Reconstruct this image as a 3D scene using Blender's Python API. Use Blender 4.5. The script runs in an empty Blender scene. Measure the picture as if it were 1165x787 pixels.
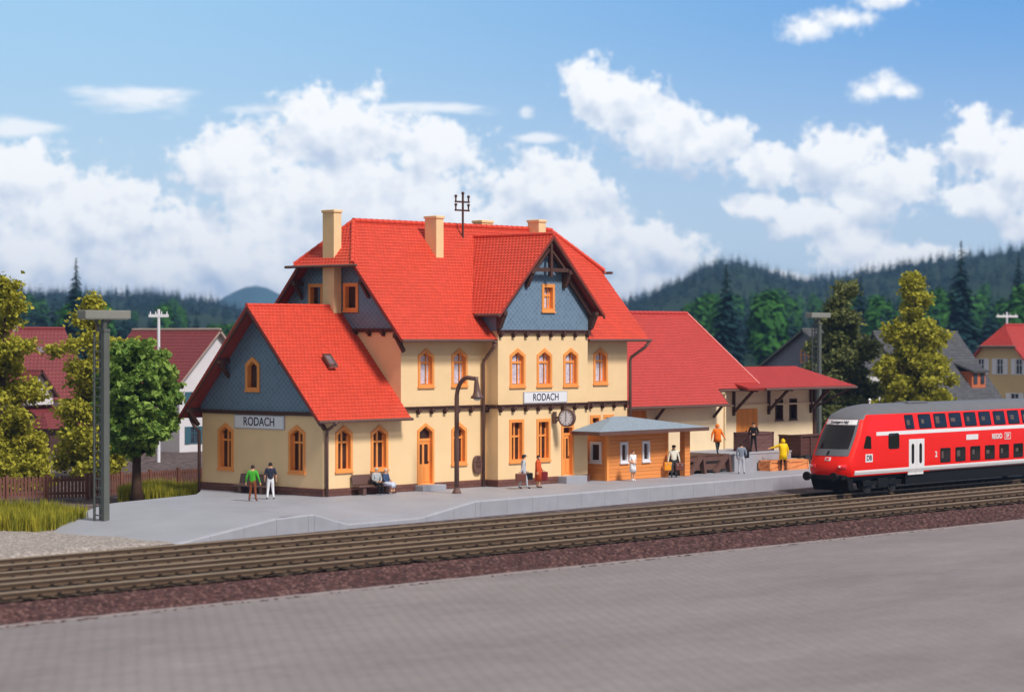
import bpy, bmesh, math, random
import numpy as np
from mathutils import Vector, Matrix
from mathutils.geometry import tessellate_polygon
R = math.radians
random.seed(7)
sc = bpy.context.scene
col = sc.collection

# ------------------------------------------------------------------ camera
YAW = 47.606909
CAMP = (-83.281, -88.573, 7.8)
cd = bpy.data.cameras.new("camera")
cam = bpy.data.objects.new("camera", cd); col.objects.link(cam)
cam.location = CAMP
cam.rotation_euler = (R(90), 0, R(-YAW))
cd.sensor_width = 36.0
cd.lens = 36.0 * 2813 / 1165
cd.shift_y = -(393.5 - 384.0) / 1165
cd.clip_start = 1.0
cd.clip_end = 30000
cd.dof.use_dof = True
cd.dof.focus_distance = 136.0
cd.dof.aperture_fstop = 0.42
sc.camera = cam
CA, SA = math.cos(R(YAW)), math.sin(R(YAW))

def at(right, fwd, z=0.0):
    """ground point given metres to the right of and ahead of the viewpoint"""
    return Vector((CAMP[0] + right*CA + fwd*SA, CAMP[1] - right*SA + fwd*CA, z))

# ------------------------------------------------------------------ world
SUN_EL, SUN_AZ_R = 49.0, 43.0      # elevation; degrees to the right of straight behind the viewer
w = bpy.data.worlds.new("World"); sc.world = w; w.use_nodes = True
wt = w.node_tree; wn = wt.nodes; wl = wt.links; wn.clear()
a = R(SUN_AZ_R)
sr, sf = math.sin(a), -math.cos(a)
SUNH = Vector((sr*CA + sf*SA, -sr*SA + sf*CA, 0)).normalized()
SUND = Vector((SUNH.x*math.cos(R(SUN_EL)), SUNH.y*math.cos(R(SUN_EL)), math.sin(R(SUN_EL))))

def wmath(op, a_, b_=None, c_=None, clamp=False):
    n = wn.new("ShaderNodeMath"); n.operation = op; n.use_clamp = clamp
    for i, v in enumerate((a_, b_, c_)):
        if v is None: continue
        if isinstance(v, (int, float)): n.inputs[i].default_value = v
        else: wl.new(v, n.inputs[i])
    return n.outputs[0]
def wvec(op, a_, b_=None):
    n = wn.new("ShaderNodeVectorMath"); n.operation = op
    for i, v in enumerate((a_, b_)):
        if v is None: continue
        if isinstance(v, (tuple, Vector)): n.inputs[i].default_value = tuple(v)
        else: wl.new(v, n.inputs[i])
    return n.outputs["Value"] if op in ("DOT_PRODUCT", "LENGTH") else n.outputs[0]

def build_world():
    out = wn.new("ShaderNodeOutputWorld"); bg = wn.new("ShaderNodeBackground")
    wl.new(bg.outputs[0], out.inputs[0]); bg.inputs[1].default_value = 0.10
    sky = wn.new("ShaderNodeTexSky"); sky.sky_type = 'NISHITA'; sky.sun_disc = False
    sky.sun_elevation = R(SUN_EL); sky.sun_rotation = math.atan2(SUNH.x, SUNH.y)
    sky.air_density = 1.0; sky.dust_density = 0.7; sky.ozone_density = 1.6
    tc = wn.new("ShaderNodeTexCoord").outputs["Generated"]
    rr = wvec('DOT_PRODUCT', tc, (CA, -SA, 0)); ff = wvec('DOT_PRODUCT', tc, (SA, CA, 0))
    zz = wvec('DOT_PRODUCT', tc, (0, 0, 1))
    u = wmath('ARCTAN2', rr, ff)
    hyp = wmath('SQRT', wmath('ADD', wmath('MULTIPLY', rr, rr), wmath('MULTIPLY', ff, ff)))
    v = wmath('ARCTAN2', zz, hyp)
    cx = wn.new("ShaderNodeCombineXYZ"); wl.new(wmath('MULTIPLY', u, 100.0), cx.inputs[0]); wl.new(wmath('MULTIPLY', v, 100.0), cx.inputs[1])
    p = cx.outputs[0]      # hundredths of a radian: azimuth, elevation of the sky
    # cumulus banks of this sky: azimuth, elevation, half width, half height (1/100 rad)
    K = 100/2813.
    blobs = [(672,104,44,42),(712,122,58,46),(752,150,62,44),(806,164,58,40),(870,190,50,34),(948,190,66,50),(1020,205,58,44),(1108,166,48,44),(1148,190,50,44),(980,232,70,30),(1120,232,60,26),
             (925,250,60,32),(960,285,60,36),(740,285,75,40),(738,325,60,26),(862,236,48,20),(1165,262,40,30),
             (265,190,80,52),(380,155,100,62),(490,172,64,46),(390,235,220,90),(38,205,72,46),(105,255,140,70),(230,300,240,70),(620,222,90,62),(560,275,120,60),
             (650,265,90,48),(30,300,130,60),(690,350,150,30),(1010,300,90,26),(880,318,50,12)]
    puffs = [(918,36,46,26),(950,28,52,22),(984,108,32,19),(1003,101,36,24),(1024,108,26,14),(1000,8,50,14),(860,236,50,20),(925,255,40,14)]
    wisps = [(160,117,90,20),(25,150,60,16),(460,124,130,10),(598,127,12,10),(610,157,40,8),(330,125,90,12)]
    def field(lst, sm, p=p):
        acc = None
        for (x, y, rx, ry) in lst:
            c = ((x-582)*K, (384-y)*K, 0)
            d = wvec('MULTIPLY', wvec('SUBTRACT', p, c), (1/(rx*K), 1/(ry*K), 1))
            e = wmath('SUBTRACT', 1.0, wvec('LENGTH', d))
            if acc is None: acc = e
            else:
                acc = wmath('SMOOTH_MAX', acc, e, sm)
        return acc
    def noise(vec, scale, det, rough, dist=0.0):
        n = wn.new("ShaderNodeTexNoise"); n.noise_dimensions = '2D' if False else '3D'
        wl.new(vec, n.inputs["Vector"]); n.inputs["Scale"].default_value = scale
        n.inputs["Detail"].default_value = det; n.inputs["Roughness"].default_value = rough
        n.inputs["Distortion"].default_value = dist
        return n.outputs[0]
    def smooth(x, lo, hi):
        n = wn.new("ShaderNodeMapRange"); n.interpolation_type = 'SMOOTHSTEP'
        wl.new(x, n.inputs[0]); n.inputs[1].default_value = lo; n.inputs[2].default_value = hi
        return n.outputs[0]
    # elsewhere round the horizon: loose banks from noise
    F1 = field(blobs, 0.15)
    n1 = noise(p, 0.80, 7.0, 0.57)
    n2 = noise(wvec('ADD', p, (0.28, 0.50, 0)), 0.75, 3.0, 0.45)
    n1b = noise(p, 0.75, 3.0, 0.45)
    n3 = noise(wvec('ADD', p, (7, 3, 1)), 0.35, 3.0, 0.5)
    nh = noise(p, 2.4, 5.0, 0.55)
    F1 = wmath('ADD', F1, wmath('MULTIPLY', wmath('SUBTRACT', nh, 0.5), 0.75))
    dens = wmath('ADD', wmath('MULTIPLY', F1, 0.9), wmath('MULTIPLY', wmath('SUBTRACT', n1, 0.5), 1.55))
    alpha1 = smooth(dens, -0.02, 0.34)
    alpha1 = wmath('MAXIMUM', alpha1, smooth(wmath('ADD', wmath('MULTIPLY', field(puffs, 0.15), 0.9), wmath('ADD', wmath('MULTIPLY', wmath('SUBTRACT', n1, 0.5), 0.9), wmath('MULTIPLY', wmath('SUBTRACT', nh, 0.5), 0.9))), 0.10, 0.80))
    F2 = field(wisps, 0.1)
    stre = noise(wvec('MULTIPLY', p, (0.35, 1.6, 1)), 1.1, 5.0, 0.6)
    alpha2 = wmath('MULTIPLY', smooth(wmath('ADD', F2, wmath('MULTIPLY', wmath('SUBTRACT', stre, 0.5), 1.6)), 0.05, 0.75), 0.8)
    alpha = wmath('MAXIMUM', alpha1, alpha2)
    F1b = field(blobs, 0.15, wvec('ADD', p, (0.22, 0.75, 0)))
    lit = wmath('ADD', 0.77, wmath('MULTIPLY', wmath('SUBTRACT', n1b, n2), 1.7))
    lit = wmath('ADD', lit, wmath('MULTIPLY', wmath('SUBTRACT', F1, F1b), 1.0))
    lit = wmath('ADD', lit, wmath('MULTIPLY', wmath('SUBTRACT', n3, 0.5), 1.1))
    lit = wmath('SUBTRACT', lit, wmath('MULTIPLY', wmath('MAXIMUM', wmath('SUBTRACT', dens, 0.45), 0.0), 0.35), None, True)
    mixc = wn.new("ShaderNodeMix"); mixc.data_type = 'RGBA'
    wl.new(lit, mixc.inputs["Factor"])
    mixc.inputs[6].default_value = (5.9, 7.0, 8.7, 1); mixc.inputs[7].default_value = (10.6, 10.8, 11.0, 1)
    # pale summer blue
    tint = wn.new("ShaderNodeMix"); tint.data_type = 'RGBA'; tint.inputs["Factor"].default_value = 0.93
    wl.new(sky.outputs[0], tint.inputs[6]); pass
    def mixcol(f, c1, c2):
        n = wn.new("ShaderNodeMix"); n.data_type = 'RGBA'; wl.new(f, n.inputs["Factor"])
        for i, c in ((6, c1), (7, c2)):
            if isinstance(c, tuple): n.inputs[i].default_value = (*c, 1)
            else: wl.new(c, n.inputs[i])
        return n.outputs[2]
    zen = mixcol(smooth(u, -0.22, 0.24), (3.8, 6.6, 9.4), (1.4, 3.9, 8.2))
    wl.new(mixcol(smooth(v, -0.005, 0.15), (6.6, 8.1, 9.4), zen), tint.inputs[7])
    deck = wmath('MAXIMUM', smooth(v, 0.20, 0.50), smooth(wmath('MULTIPLY', ff, -1.0), 0.1, 0.5))  # unseen cloud cover overhead and behind the camera, added to neutralise the ambient light
    fill_deckn = smooth(noise(tc, 3.0, 5.0, 0.55), 0.25, 0.55)
    fill_deckc = mixcol(fill_deckn, (1.6, 2.2, 3.2), (4.4, 4.2, 3.95))
    fin = wn.new("ShaderNodeMix"); fin.data_type = 'RGBA'
    wl.new(alpha, fin.inputs["Factor"]); wl.new(tint.outputs[2], fin.inputs[6]); wl.new(mixc.outputs[2], fin.inputs[7])
    wl.new(mixcol(deck, fin.outputs[2], fill_deckc), bg.inputs[0])
build_world()
sl = bpy.data.lights.new("sun", 'SUN'); sun = bpy.data.objects.new("sun", sl); col.objects.link(sun)
sl.energy = 3.9; sl.angle = R(11.0); sl.color = (1.0, 0.95, 0.89)
sun.rotation_euler = SUND.to_track_quat('Z', 'Y').to_euler()
sun.location = (0, -60, 90)
sc.view_settings.view_transform = 'Standard'; sc.view_settings.look = 'None'
sc.view_settings.exposure = 0.0; sc.view_settings.gamma = 1.0
sc.view_settings.use_curve_mapping = False
sc.render.resolution_x, sc.render.resolution_y = 1024, 691
sc.cycles.max_bounces = 6
sc.cycles.volume_bounces = 0

# ------------------------------------------------------------------ materials
def lin(c): 
    return tuple(((x/255.)/12.92 if x <= 10 else (((x/255.)+0.055)/1.055)**2.4) for x in c)
class NT:
    def __init__(s, name):
        s.m = bpy.data.materials.new(name); s.m.use_nodes = True
        s.t = s.m.node_tree; s.n = s.t.nodes; s.l = s.t.links
        s.b = s.n["Principled BSDF"]
    def put(s, inp, v):
        if isinstance(v, (int, float)): inp.default_value = v
        elif isinstance(v, tuple): inp.default_value = v
        else: s.l.new(v, inp)
    def math(s, op, *a, clamp=False):
        n = s.n.new("ShaderNodeMath"); n.operation = op; n.use_clamp = clamp
        for i, v in enumerate(a): s.put(n.inputs[i], v)
        return n.outputs[0]
    def coord(s, k="Object"): return s.n.new("ShaderNodeTexCoord").outputs[k]
    def sep(s, v):
        n = s.n.new("ShaderNodeSeparateXYZ"); s.l.new(v, n.inputs[0]); return n.outputs
    def comb(s, x, y, z=0.0):
        n = s.n.new("ShaderNodeCombineXYZ")
        for i, v in enumerate((x, y, z)): s.put(n.inputs[i], v)
        return n.outputs[0]
    def scale(s, v, k):
        n = s.n.new("ShaderNodeVectorMath"); n.operation = 'MULTIPLY'; s.l.new(v, n.inputs[0]); n.inputs[1].default_value = k; return n.outputs[0]
    def noise(s, v, sc_, det=4.0, rough=0.55, out=0):
        n = s.n.new("ShaderNodeTexNoise"); s.l.new(v, n.inputs["Vector"]); n.inputs["Scale"].default_value = sc_
        n.inputs["Detail"].default_value = det; n.inputs["Roughness"].default_value = rough; return n.outputs[out]
    def voro(s, v, sc_, feat='F1', out="Distance"):
        n = s.n.new("ShaderNodeTexVoronoi"); n.feature = feat; s.l.new(v, n.inputs["Vector"]); n.inputs["Scale"].default_value = sc_; return n.outputs[out]
    def white(s, v):
        n = s.n.new("ShaderNodeTexWhiteNoise"); s.l.new(v, n.inputs["Vector"]); return n.outputs[0]
    def mix(s, f, c1, c2, mode='MIX'):
        n = s.n.new("ShaderNodeMix"); n.data_type = 'RGBA'; n.blend_type = mode
        s.put(n.inputs[0], f)
        for i, c in ((6, c1), (7, c2)):
            if isinstance(c, tuple): n.inputs[i].default_value = (*c[:3], 1)
            else: s.l.new(c, n.inputs[i])
        return n.outputs[2]
    def ramp(s, f, lo, hi):
        n = s.n.new("ShaderNodeMapRange"); s.l.new(f, n.inputs[0]); n.inputs[1].default_value = lo; n.inputs[2].default_value = hi; return n.outputs[0]
    def bump(s, h, strength=0.5, dist=0.02):
        n = s.n.new("ShaderNodeBump"); s.l.new(h, n.inputs["Height"]); n.inputs["Strength"].default_value = strength
        n.inputs["Distance"].default_value = dist; s.l.new(n.outputs[0], s.b.inputs["Normal"]); return n
    def fin(s, color, rough=0.6, spec=0.4, metal=0.0):
        if isinstance(color, tuple): s.b.inputs["Base Color"].default_value = (*color[:3], 1)
        else: s.l.new(color, s.b.inputs["Base Color"])
        s.put(s.b.inputs["Roughness"], rough); s.b.inputs["Specular IOR Level"].default_value = spec
        s.b.inputs["Metallic"].default_value = metal
        return s.m
def mul(c, k): return tuple(x*k for x in c[:3])

def plain(name, rgb, rough=0.6, spec=0.35, var=0.12, nscale=1.5, bump=0.0, bscale=30.0, metal=0.0):
    s = NT(name); c = lin(rgb); o = s.coord()
    f = s.ramp(s.noise(o, nscale, 5), 0.3, 0.7)
    colr = s.mix(f, mul(c, 1-var), mul(c, 1+var))
    if bump: s.bump(s.noise(o, bscale, 3), bump, 0.02)
    return s.fin(colr, rough, spec, metal)

def tile_mat(name, rgb, pu=0.30, pv=0.26, var=0.06):
    s = NT(name); uv = s.sep(s.coord("UV")); u, v = uv[0], uv[1]
    row = s.math('FLOOR', s.math('DIVIDE', v, pv))
    uu = s.math('ADD', s.math('DIVIDE', u, pu), s.math('MULTIPLY', row, 0.5))
    fr = s.math('FRACT', uu)
    hump = s.math('SINE', s.math('MULTIPLY', fr, math.pi))
    vv = s.math('FRACT', s.math('DIVIDE', v, pv))
    h = s.math('ADD', hump, s.math('MULTIPLY', s.math('SUBTRACT', 1.0, vv), 0.5))
    s.bump(h, 0.75, 0.07)
    rnd = s.white(s.comb(s.math('FLOOR', uu), row))
    c = lin(rgb)
    c1 = s.mix(rnd, mul(c, 1-var), mul(c, 1+var))
    big = s.ramp(s.noise(s.coord(), 0.5, 4), 0.3, 0.7)
    c2 = s.mix(s.math('MULTIPLY', big, 0.35), c1, mul(c, 0.82))
    return s.fin(c2, 0.42, 0.45)
def slate_mat(name, rgb, p=0.30):
    s = NT(name); uv = s.sep(s.coord("UV")); u, v = uv[0], uv[1]
    vv = s.math('MULTIPLY', v, 1.15)
    q1 = s.math('DIVIDE', s.math('ADD', u, vv), p); q2 = s.math('DIVIDE', s.math('SUBTRACT', vv, u), p)
    f1, f2 = s.math('FRACT', q1), s.math('FRACT', q2)
    h = s.math('SUBTRACT', 1.0, s.math('MINIMUM', f1, f2))
    h2 = s.math('SUBTRACT', 1.0, s.math('MULTIPLY', s.math('MAXIMUM', f1, f2), 0.8))
    hh = s.math('ADD', s.math('MULTIPLY', h, 0.6), s.math('MULTIPLY', h2, 0.6))
    s.bump(hh, 0.8, 0.06)
    rnd = s.white(s.comb(s.math('FLOOR', q1), s.math('FLOOR', q2)))
    c = lin(rgb); c1 = s.mix(rnd, mul(c, 0.90), mul(c, 1.10))
    rim = s.math('LESS_THAN', s.math('MINIMUM', f1, f2), 0.22)
    return s.fin(s.mix(s.math('MULTIPLY', rim, 0.55), c1, mul(c, 1.75)), 0.42, 0.45)
def brick_mat(name, rgb, w_=0.5, h_=0.18, mort=0.65):
    s = NT(name); uv = s.coord("UV")
    n = s.n.new("ShaderNodeTexBrick"); s.l.new(uv, n.inputs["Vector"])
    n.inputs["Scale"].default_value = 1.0; n.inputs["Brick Width"].default_value = w_; n.inputs["Row Height"].default_value = h_
    n.inputs["Mortar Size"].default_value = 0.02; c = lin(rgb)
    n.inputs["Color1"].default_value = (*mul(c, 0.85), 1); n.inputs["Color2"].default_value = (*mul(c, 1.2), 1); n.inputs["Mortar"].default_value = (*mul(c, mort), 1)
    s.bump(s.math('SUBTRACT', 1.0, n.outputs["Fac"]), 0.6, 0.03)
    return s.fin(n.outputs["Color"], 0.75, 0.25)
def plank_mat(name, rgb, pitch=0.19, axis=2, var=0.1):
    s = NT(name); o = s.coord(); z = s.sep(o)[axis]
    q = s.math('DIVIDE', z, pitch); fr = s.math('FRACT', q)
    e = s.math('MINIMUM', fr, s.math('SUBTRACT', 1.0, fr))
    h = s.ramp(e, 0.0, 0.10)
    grain = s.noise(s.scale(o, (1, 1, 12) if axis == 2 else (12, 1, 1)), 2.2, 5)
    s.bump(s.math('ADD', h, s.math('MULTIPLY', grain, 0.12)), 0.7, 0.03)
    c = lin(rgb); rnd = s.white(s.comb(s.math('FLOOR', q), 0.0))
    c1 = s.mix(rnd, mul(c, 1-var), mul(c, 1+var))
    gap = s.math('SUBTRACT', 1.0, s.ramp(e, 0.0, 0.05))
    c2 = s.mix(s.math('MULTIPLY', gap, 0.3), c1, mul(c, 0.45))
    return s.fin(s.mix(s.math('MULTIPLY', s.ramp(grain, 0.35, 0.7), 0.25), c2, mul(c, 0.7)), 0.55, 0.3)
def stone_mat(name, cols, sc_, bump=0.8, dist=0.05, rough=0.85):
    s = NT(name); o = s.coord()
    v = s.voro(o, sc_); r = s.voro(o, sc_, 'F1', "Color")
    n = s.n.new("ShaderNodeSeparateColor"); s.l.new(r, n.inputs[0])
    c = s.mix(n.outputs[0], cols[0], cols[1])
    c = s.mix(s.math('MULTIPLY', s.math('GREATER_THAN', n.outputs[1], 0.82), 0.8), c, cols[2])
    c = s.mix(s.math('MULTIPLY', s.ramp(s.noise(o, 0.6, 4), 0.35, 0.7), 0.3), c, mul(cols[0], 0.7))
    s.bump(s.math('SUBTRACT', 1.0, v), bump, dist)
    return s.fin(c, rough, 0.2)
def leaf_mat(name, rgb1, rgb2, trans=0.40):
    s = NT(name); g = s.n.new("ShaderNodeNewGeometry").outputs["Random Per Island"]
    c = s.mix(g, lin(rgb1), lin(rgb2))
    big = s.ramp(s.noise(s.coord(), 0.9, 3), 0.35, 0.65)
    c = s.mix(s.math('MULTIPLY', big, 0.4), c, lin(rgb2))
    s.fin(c, 0.75, 0.15)
    tr = s.n.new("ShaderNodeBsdfTranslucent"); s.l.new(c, tr.inputs[0])
    ms = s.n.new("ShaderNodeMixShader"); ms.inputs[0].default_value = trans
    s.l.new(s.b.outputs[0], ms.inputs[1]); s.l.new(tr.outputs[0], ms.inputs[2])
    s.l.new(ms.outputs[0], s.n["Material Output"].inputs[0])
    return s.m
def glass_mat(name, rgb, rough=0.08):
    s = NT(name); c = lin(rgb); o = s.coord()
    f = s.ramp(s.noise(o, 1.3, 3), 0.3, 0.7)
    return s.fin(s.mix(f, mul(c, 0.6), mul(c, 1.3)), rough, 0.5)
def curtain_mat(name, rgb):
    s = NT(name); o = s.coord(); x = s.sep(o)
    fold = s.math('SINE', s.math('MULTIPLY', s.math('ADD', x[0], x[1]), 42.0))
    s.bump(fold, 0.5, 0.03); c = lin(rgb)
    pat = s.ramp(s.noise(o, 9.0, 3), 0.4, 0.65)
    return s.fin(s.mix(pat, mul(c, 0.7), c), 0.7, 0.3)

M = {}
M['roof'] = tile_mat("red roof tiles", (217, 74, 52), 0.24, 0.22, 0.09)
M['roof_shed'] = tile_mat('cooler red shed tiles', (196, 68, 62), 0.24, 0.22, 0.07)
M['roof_plain'] = plain("red ridge tile", (214, 74, 52), 0.45, 0.4, 0.06)
M['roof_dark'] = tile_mat("weathered dark red tiles", (128, 52, 54), 0.35, 0.34)
M['roof_old'] = tile_mat("red house tiles", (126, 57, 60), 0.35, 0.34)
M['roof_grey'] = brick_mat("grey slate roof", (84, 84, 90), 0.5, 0.30, 0.55)
M['roof_house'] = tile_mat("brick red house tiles", (176, 52, 44), 0.35, 0.34)
M['cream'] = plain("cream plaster", (240, 207, 160), 0.75, 0.25, 0.04, 0.8, 0.15, 14.0)
M['sand'] = plain("sand plaster of the shed", (240, 216, 178), 0.75, 0.25, 0.05, 0.8, 0.15, 14.0)
M['chim'] = plain("pale chimney plaster", (238, 206, 158), 0.7, 0.25, 0.05, 1.5, 0.1, 20)
M['plinth'] = brick_mat("brown brick plinth", (112, 74, 66))
M['slate'] = slate_mat("blue grey slate cladding", (100, 120, 140), 0.34)
M['brown'] = plain("dark brown timber", (84, 56, 48), 0.6, 0.3, 0.15, 3.0, 0.2, 20)
M['brown2'] = plain("brown painted metal", (104, 76, 68), 0.45, 0.4, 0.08)
M['orange'] = plain("orange window paint", (242, 156, 80), 0.5, 0.35, 0.06)
M['orange_plank'] = plank_mat("orange boards", (236, 150, 82), 0.20, 2)
M['orange_vplank'] = plank_mat("orange door boards", (236, 146, 62), 0.28, 0)
M['glass'] = glass_mat("dark window glass", (66, 44, 38))
M['glass_bg'] = glass_mat("house window glass", (60, 66, 80))
M['skyglass'] = glass_mat('grey roof light glass', (120, 104, 112), .25)
M['curtain'] = curtain_mat("lavender net curtain", (226, 218, 234))
M['white'] = plain("white paint", (228, 228, 234), 0.5, 0.35, 0.03)
M['sign_white'] = plain("white sign enamel", (232, 232, 238), 0.35, 0.45, 0.02)
M['sign_edge'] = plain("grey sign rim", (176, 176, 184), 0.45, 0.4, 0.05)
M['ink'] = plain("dark blue lettering", (36, 40, 66), 0.5, 0.3, 0.02)
M['black'] = plain("black", (16, 16, 18), 0.5, 0.35, 0.2)
M['kioskroof'] = plain("blue grey roofing felt", (136, 150, 164), 0.85, 0.15, 0.14, 6.0, 0.35, 40)
M['mast'] = plain("grey green mast paint", (92, 95, 90), 0.5, 0.4, 0.1)
M['mastlight'] = plain("grey lamp housing", (134, 133, 126), 0.5, 0.4, 0.06)
M['concrete'] = plain("concrete", (160, 161, 170), 0.8, 0.2, 0.06, 1.5, 0.2, 30)
M['post'] = plain("lamp white glass", (236, 232, 220), 0.3, 0.4, 0.02)

def platform_mat():
    s = NT("grey platform slab"); o = s.coord(); p = s.sep(o)
    c = lin((158, 159, 168))
    n1 = s.ramp(s.noise(o, 0.35, 5), 0.3, 0.7); n2 = s.noise(o, 9.0, 4)
    spk = s.math('GREATER_THAN', s.noise(o, 22.0, 2), 0.74)
    col_ = s.mix(n1, mul(c, 0.90), mul(c, 1.08))
    col_ = s.mix(s.math('MULTIPLY', n2, 0.22), col_, mul(c, 0.7))
    col_ = s.mix(s.math('MULTIPLY', spk, 0.35), col_, mul(c, 1.35))
    s.bump(s.noise(o, 14.0, 5), 0.25, 0.03)
    return s.fin(col_, 0.55, 0.35)
M['platform'] = platform_mat()
M['ballast'] = stone_mat("red brown track ballast", (lin((90, 61, 59)), lin((56, 38, 38)), lin((120, 90, 86))), 7.5)
M['trackbed'] = stone_mat("dark oily track bed", (lin((72, 58, 46)), lin((48, 38, 31)), lin((104, 88, 70))), 6.0)
M['gravel'] = stone_mat("light grey gravel", (lin((166, 156, 150)), lin((128, 120, 116)), lin((190, 182, 176))), 10.0)
M['soil'] = stone_mat("dark soil and cinders", (lin((98, 84, 84)), lin((70, 58, 58)), lin((122, 108, 104))), 3.0)
def road_mat():
    s = NT("worn grey cobbles"); o = s.coord()
    wob = s.n.new("ShaderNodeVectorMath"); wob.operation = 'MULTIPLY_ADD'; s.l.new(s.noise(o, 1.1, 3, 0.5, 1), wob.inputs[0]); wob.inputs[1].default_value = (.22, .22, 0); s.l.new(o, wob.inputs[2])
    rot = s.n.new("ShaderNodeMapping"); s.l.new(wob.outputs[0], rot.inputs[0]); rot.inputs["Rotation"].default_value = (0, 0, R(0.9))
    n = s.n.new("ShaderNodeTexBrick"); s.l.new(rot.outputs[0], n.inputs["Vector"])
    n.inputs["Scale"].default_value = 1.0; n.inputs["Brick Width"].default_value = 0.56; n.inputs["Row Height"].default_value = 0.36
    n.inputs["Mortar Size"].default_value = 0.03; n.inputs["Mortar Smooth"].default_value = 0.6
    c = lin((141, 133, 134))
    n.inputs["Color1"].default_value = (*mul(c, 0.94), 1); n.inputs["Color2"].default_value = (*mul(c, 1.06), 1); n.inputs["Mortar"].default_value = (*mul(c, 0.72), 1)
    big = s.ramp(s.noise(s.scale(o, (0.6, 1.5, 1)), 0.11, 6, 0.62), 0.32, 0.68); mid = s.ramp(s.noise(s.scale(o, (0.5, 1, 1)), 0.7, 6, 0.7), 0.3, 0.72)
    cc = s.mix(s.math('MULTIPLY', big, 0.75), n.outputs["Color"], mul(c, 0.60))
    cc = s.mix(s.math('MULTIPLY', mid, 0.30), cc, mul(c, 1.35))
    s.bump(s.math('ADD', s.math('SUBTRACT', 1.0, n.outputs["Fac"]), s.math('MULTIPLY', s.noise(o, 6, 4), 0.6)), 0.6, 0.06)
    return s.fin(cc, 0.8, 0.2)
M['road'] = road_mat()
M['kerb'] = plain("pale kerb edge", (138, 128, 128), 0.8, 0.2, 0.12, 2.0, 0.3, 20)
def meadow_mat(name, c1, c2, sc_):
    s = NT(name); o = s.coord(); n = s.ramp(s.noise(o, sc_, 6, 0.6), 0.3, 0.7)
    return s.fin(s.mix(n, lin(c1), lin(c2)), 0.9, 0.1)
M['meadow'] = meadow_mat("meadow", (86, 98, 58), (58, 76, 44), 0.05)
M['hill'] = meadow_mat("forest floor", (38, 58, 40), (28, 46, 36), 0.01)
M['hillfar'] = meadow_mat("haze tinted far wooded hill", (62, 96, 104), (50, 80, 90), 0.02)  # bluish base colour stands in for part of the distance haze
M['rail'] = plain("rust brown rail side", (76, 58, 43), 0.6, 0.4, 0.2, 0.8)
M['railfoot'] = plain('dusty rail foot', (104, 84, 66), 0.7, 0.3, 0.15, 0.8)
M['railtop'] = plain("worn rail head", (164, 144, 122), 0.35, 0.5, 0.1, 0.8, metal=0.3)
M['sleeper'] = plain("dark timber sleeper", (52, 42, 35), 0.85, 0.2, 0.3, 2.0, 0.4, 20)
M['fence'] = plain("brown fence wood", (120, 80, 68), 0.7, 0.25, 0.15, 2.0)
M['bark'] = plain("tree bark", (74, 56, 46), 0.9, 0.1, 0.25, 3.0, 0.5, 12)
M['leaf_y'] = leaf_mat("yellow green foliage", (212, 204, 76), (146, 146, 50))
M['leaf_g'] = leaf_mat("green foliage", (178, 204, 102), (88, 124, 54))
M['leaf_d'] = leaf_mat("dark olive foliage", (152, 154, 92), (88, 100, 60))
M['needle'] = leaf_mat("dark conifer needles", (30, 66, 64), (18, 44, 50), 0.1)
M['needle2'] = leaf_mat("green broadleaf wood", (74, 128, 52), (40, 88, 40), 0.25)
M['grassA'] = leaf_mat("yellow green grass", (206, 192, 66), (118, 124, 42), .35)
M['skin'] = plain("skin", (224, 172, 138), 0.6, 0.3, 0.03)
M['hair'] = plain("dark hair", (42, 32, 28), 0.6, 0.3, 0.1)
M['hair_gr'] = plain("grey hair", (190, 186, 180), 0.6, 0.3, 0.1)
M['hair_br'] = plain("brown hair", (112, 66, 44), 0.6, 0.3, 0.1)
def cloth(name, rgb): return plain(name, rgb, 0.7, 0.2, 0.08, 4.0, 0.15, 30)
M['train_red'] = plain("traffic red paint", (242, 28, 10), 0.36, 0.38, 0.02)
M['train_grey'] = plain("grey train roof", (104, 105, 111), 0.5, 0.4, 0.05)
M['train_dark'] = plain("dark grey front panel", (98, 100, 106), 0.45, 0.4, 0.04)
M['train_white'] = plain("white train stripe", (232, 230, 232), 0.35, 0.45, 0.02)
M['train_glass'] = glass_mat("dark train window", (28, 23, 25), 0.06)
M['under'] = plain("black underframe", (20, 19, 19), 0.6, 0.3, 0.3, 2.0, 0.3, 20)
M['wheel'] = plain("dark wheel steel", (46, 42, 40), 0.5, 0.5, 0.2, 2.0)
M['redlamp'] = plain("red lamp lens", (240, 60, 70), 0.2, 0.5, 0.02)
M['seatblur'] = plain("pale seat", (98, 86, 82), 0.7, 0.2, 0.2)

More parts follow.
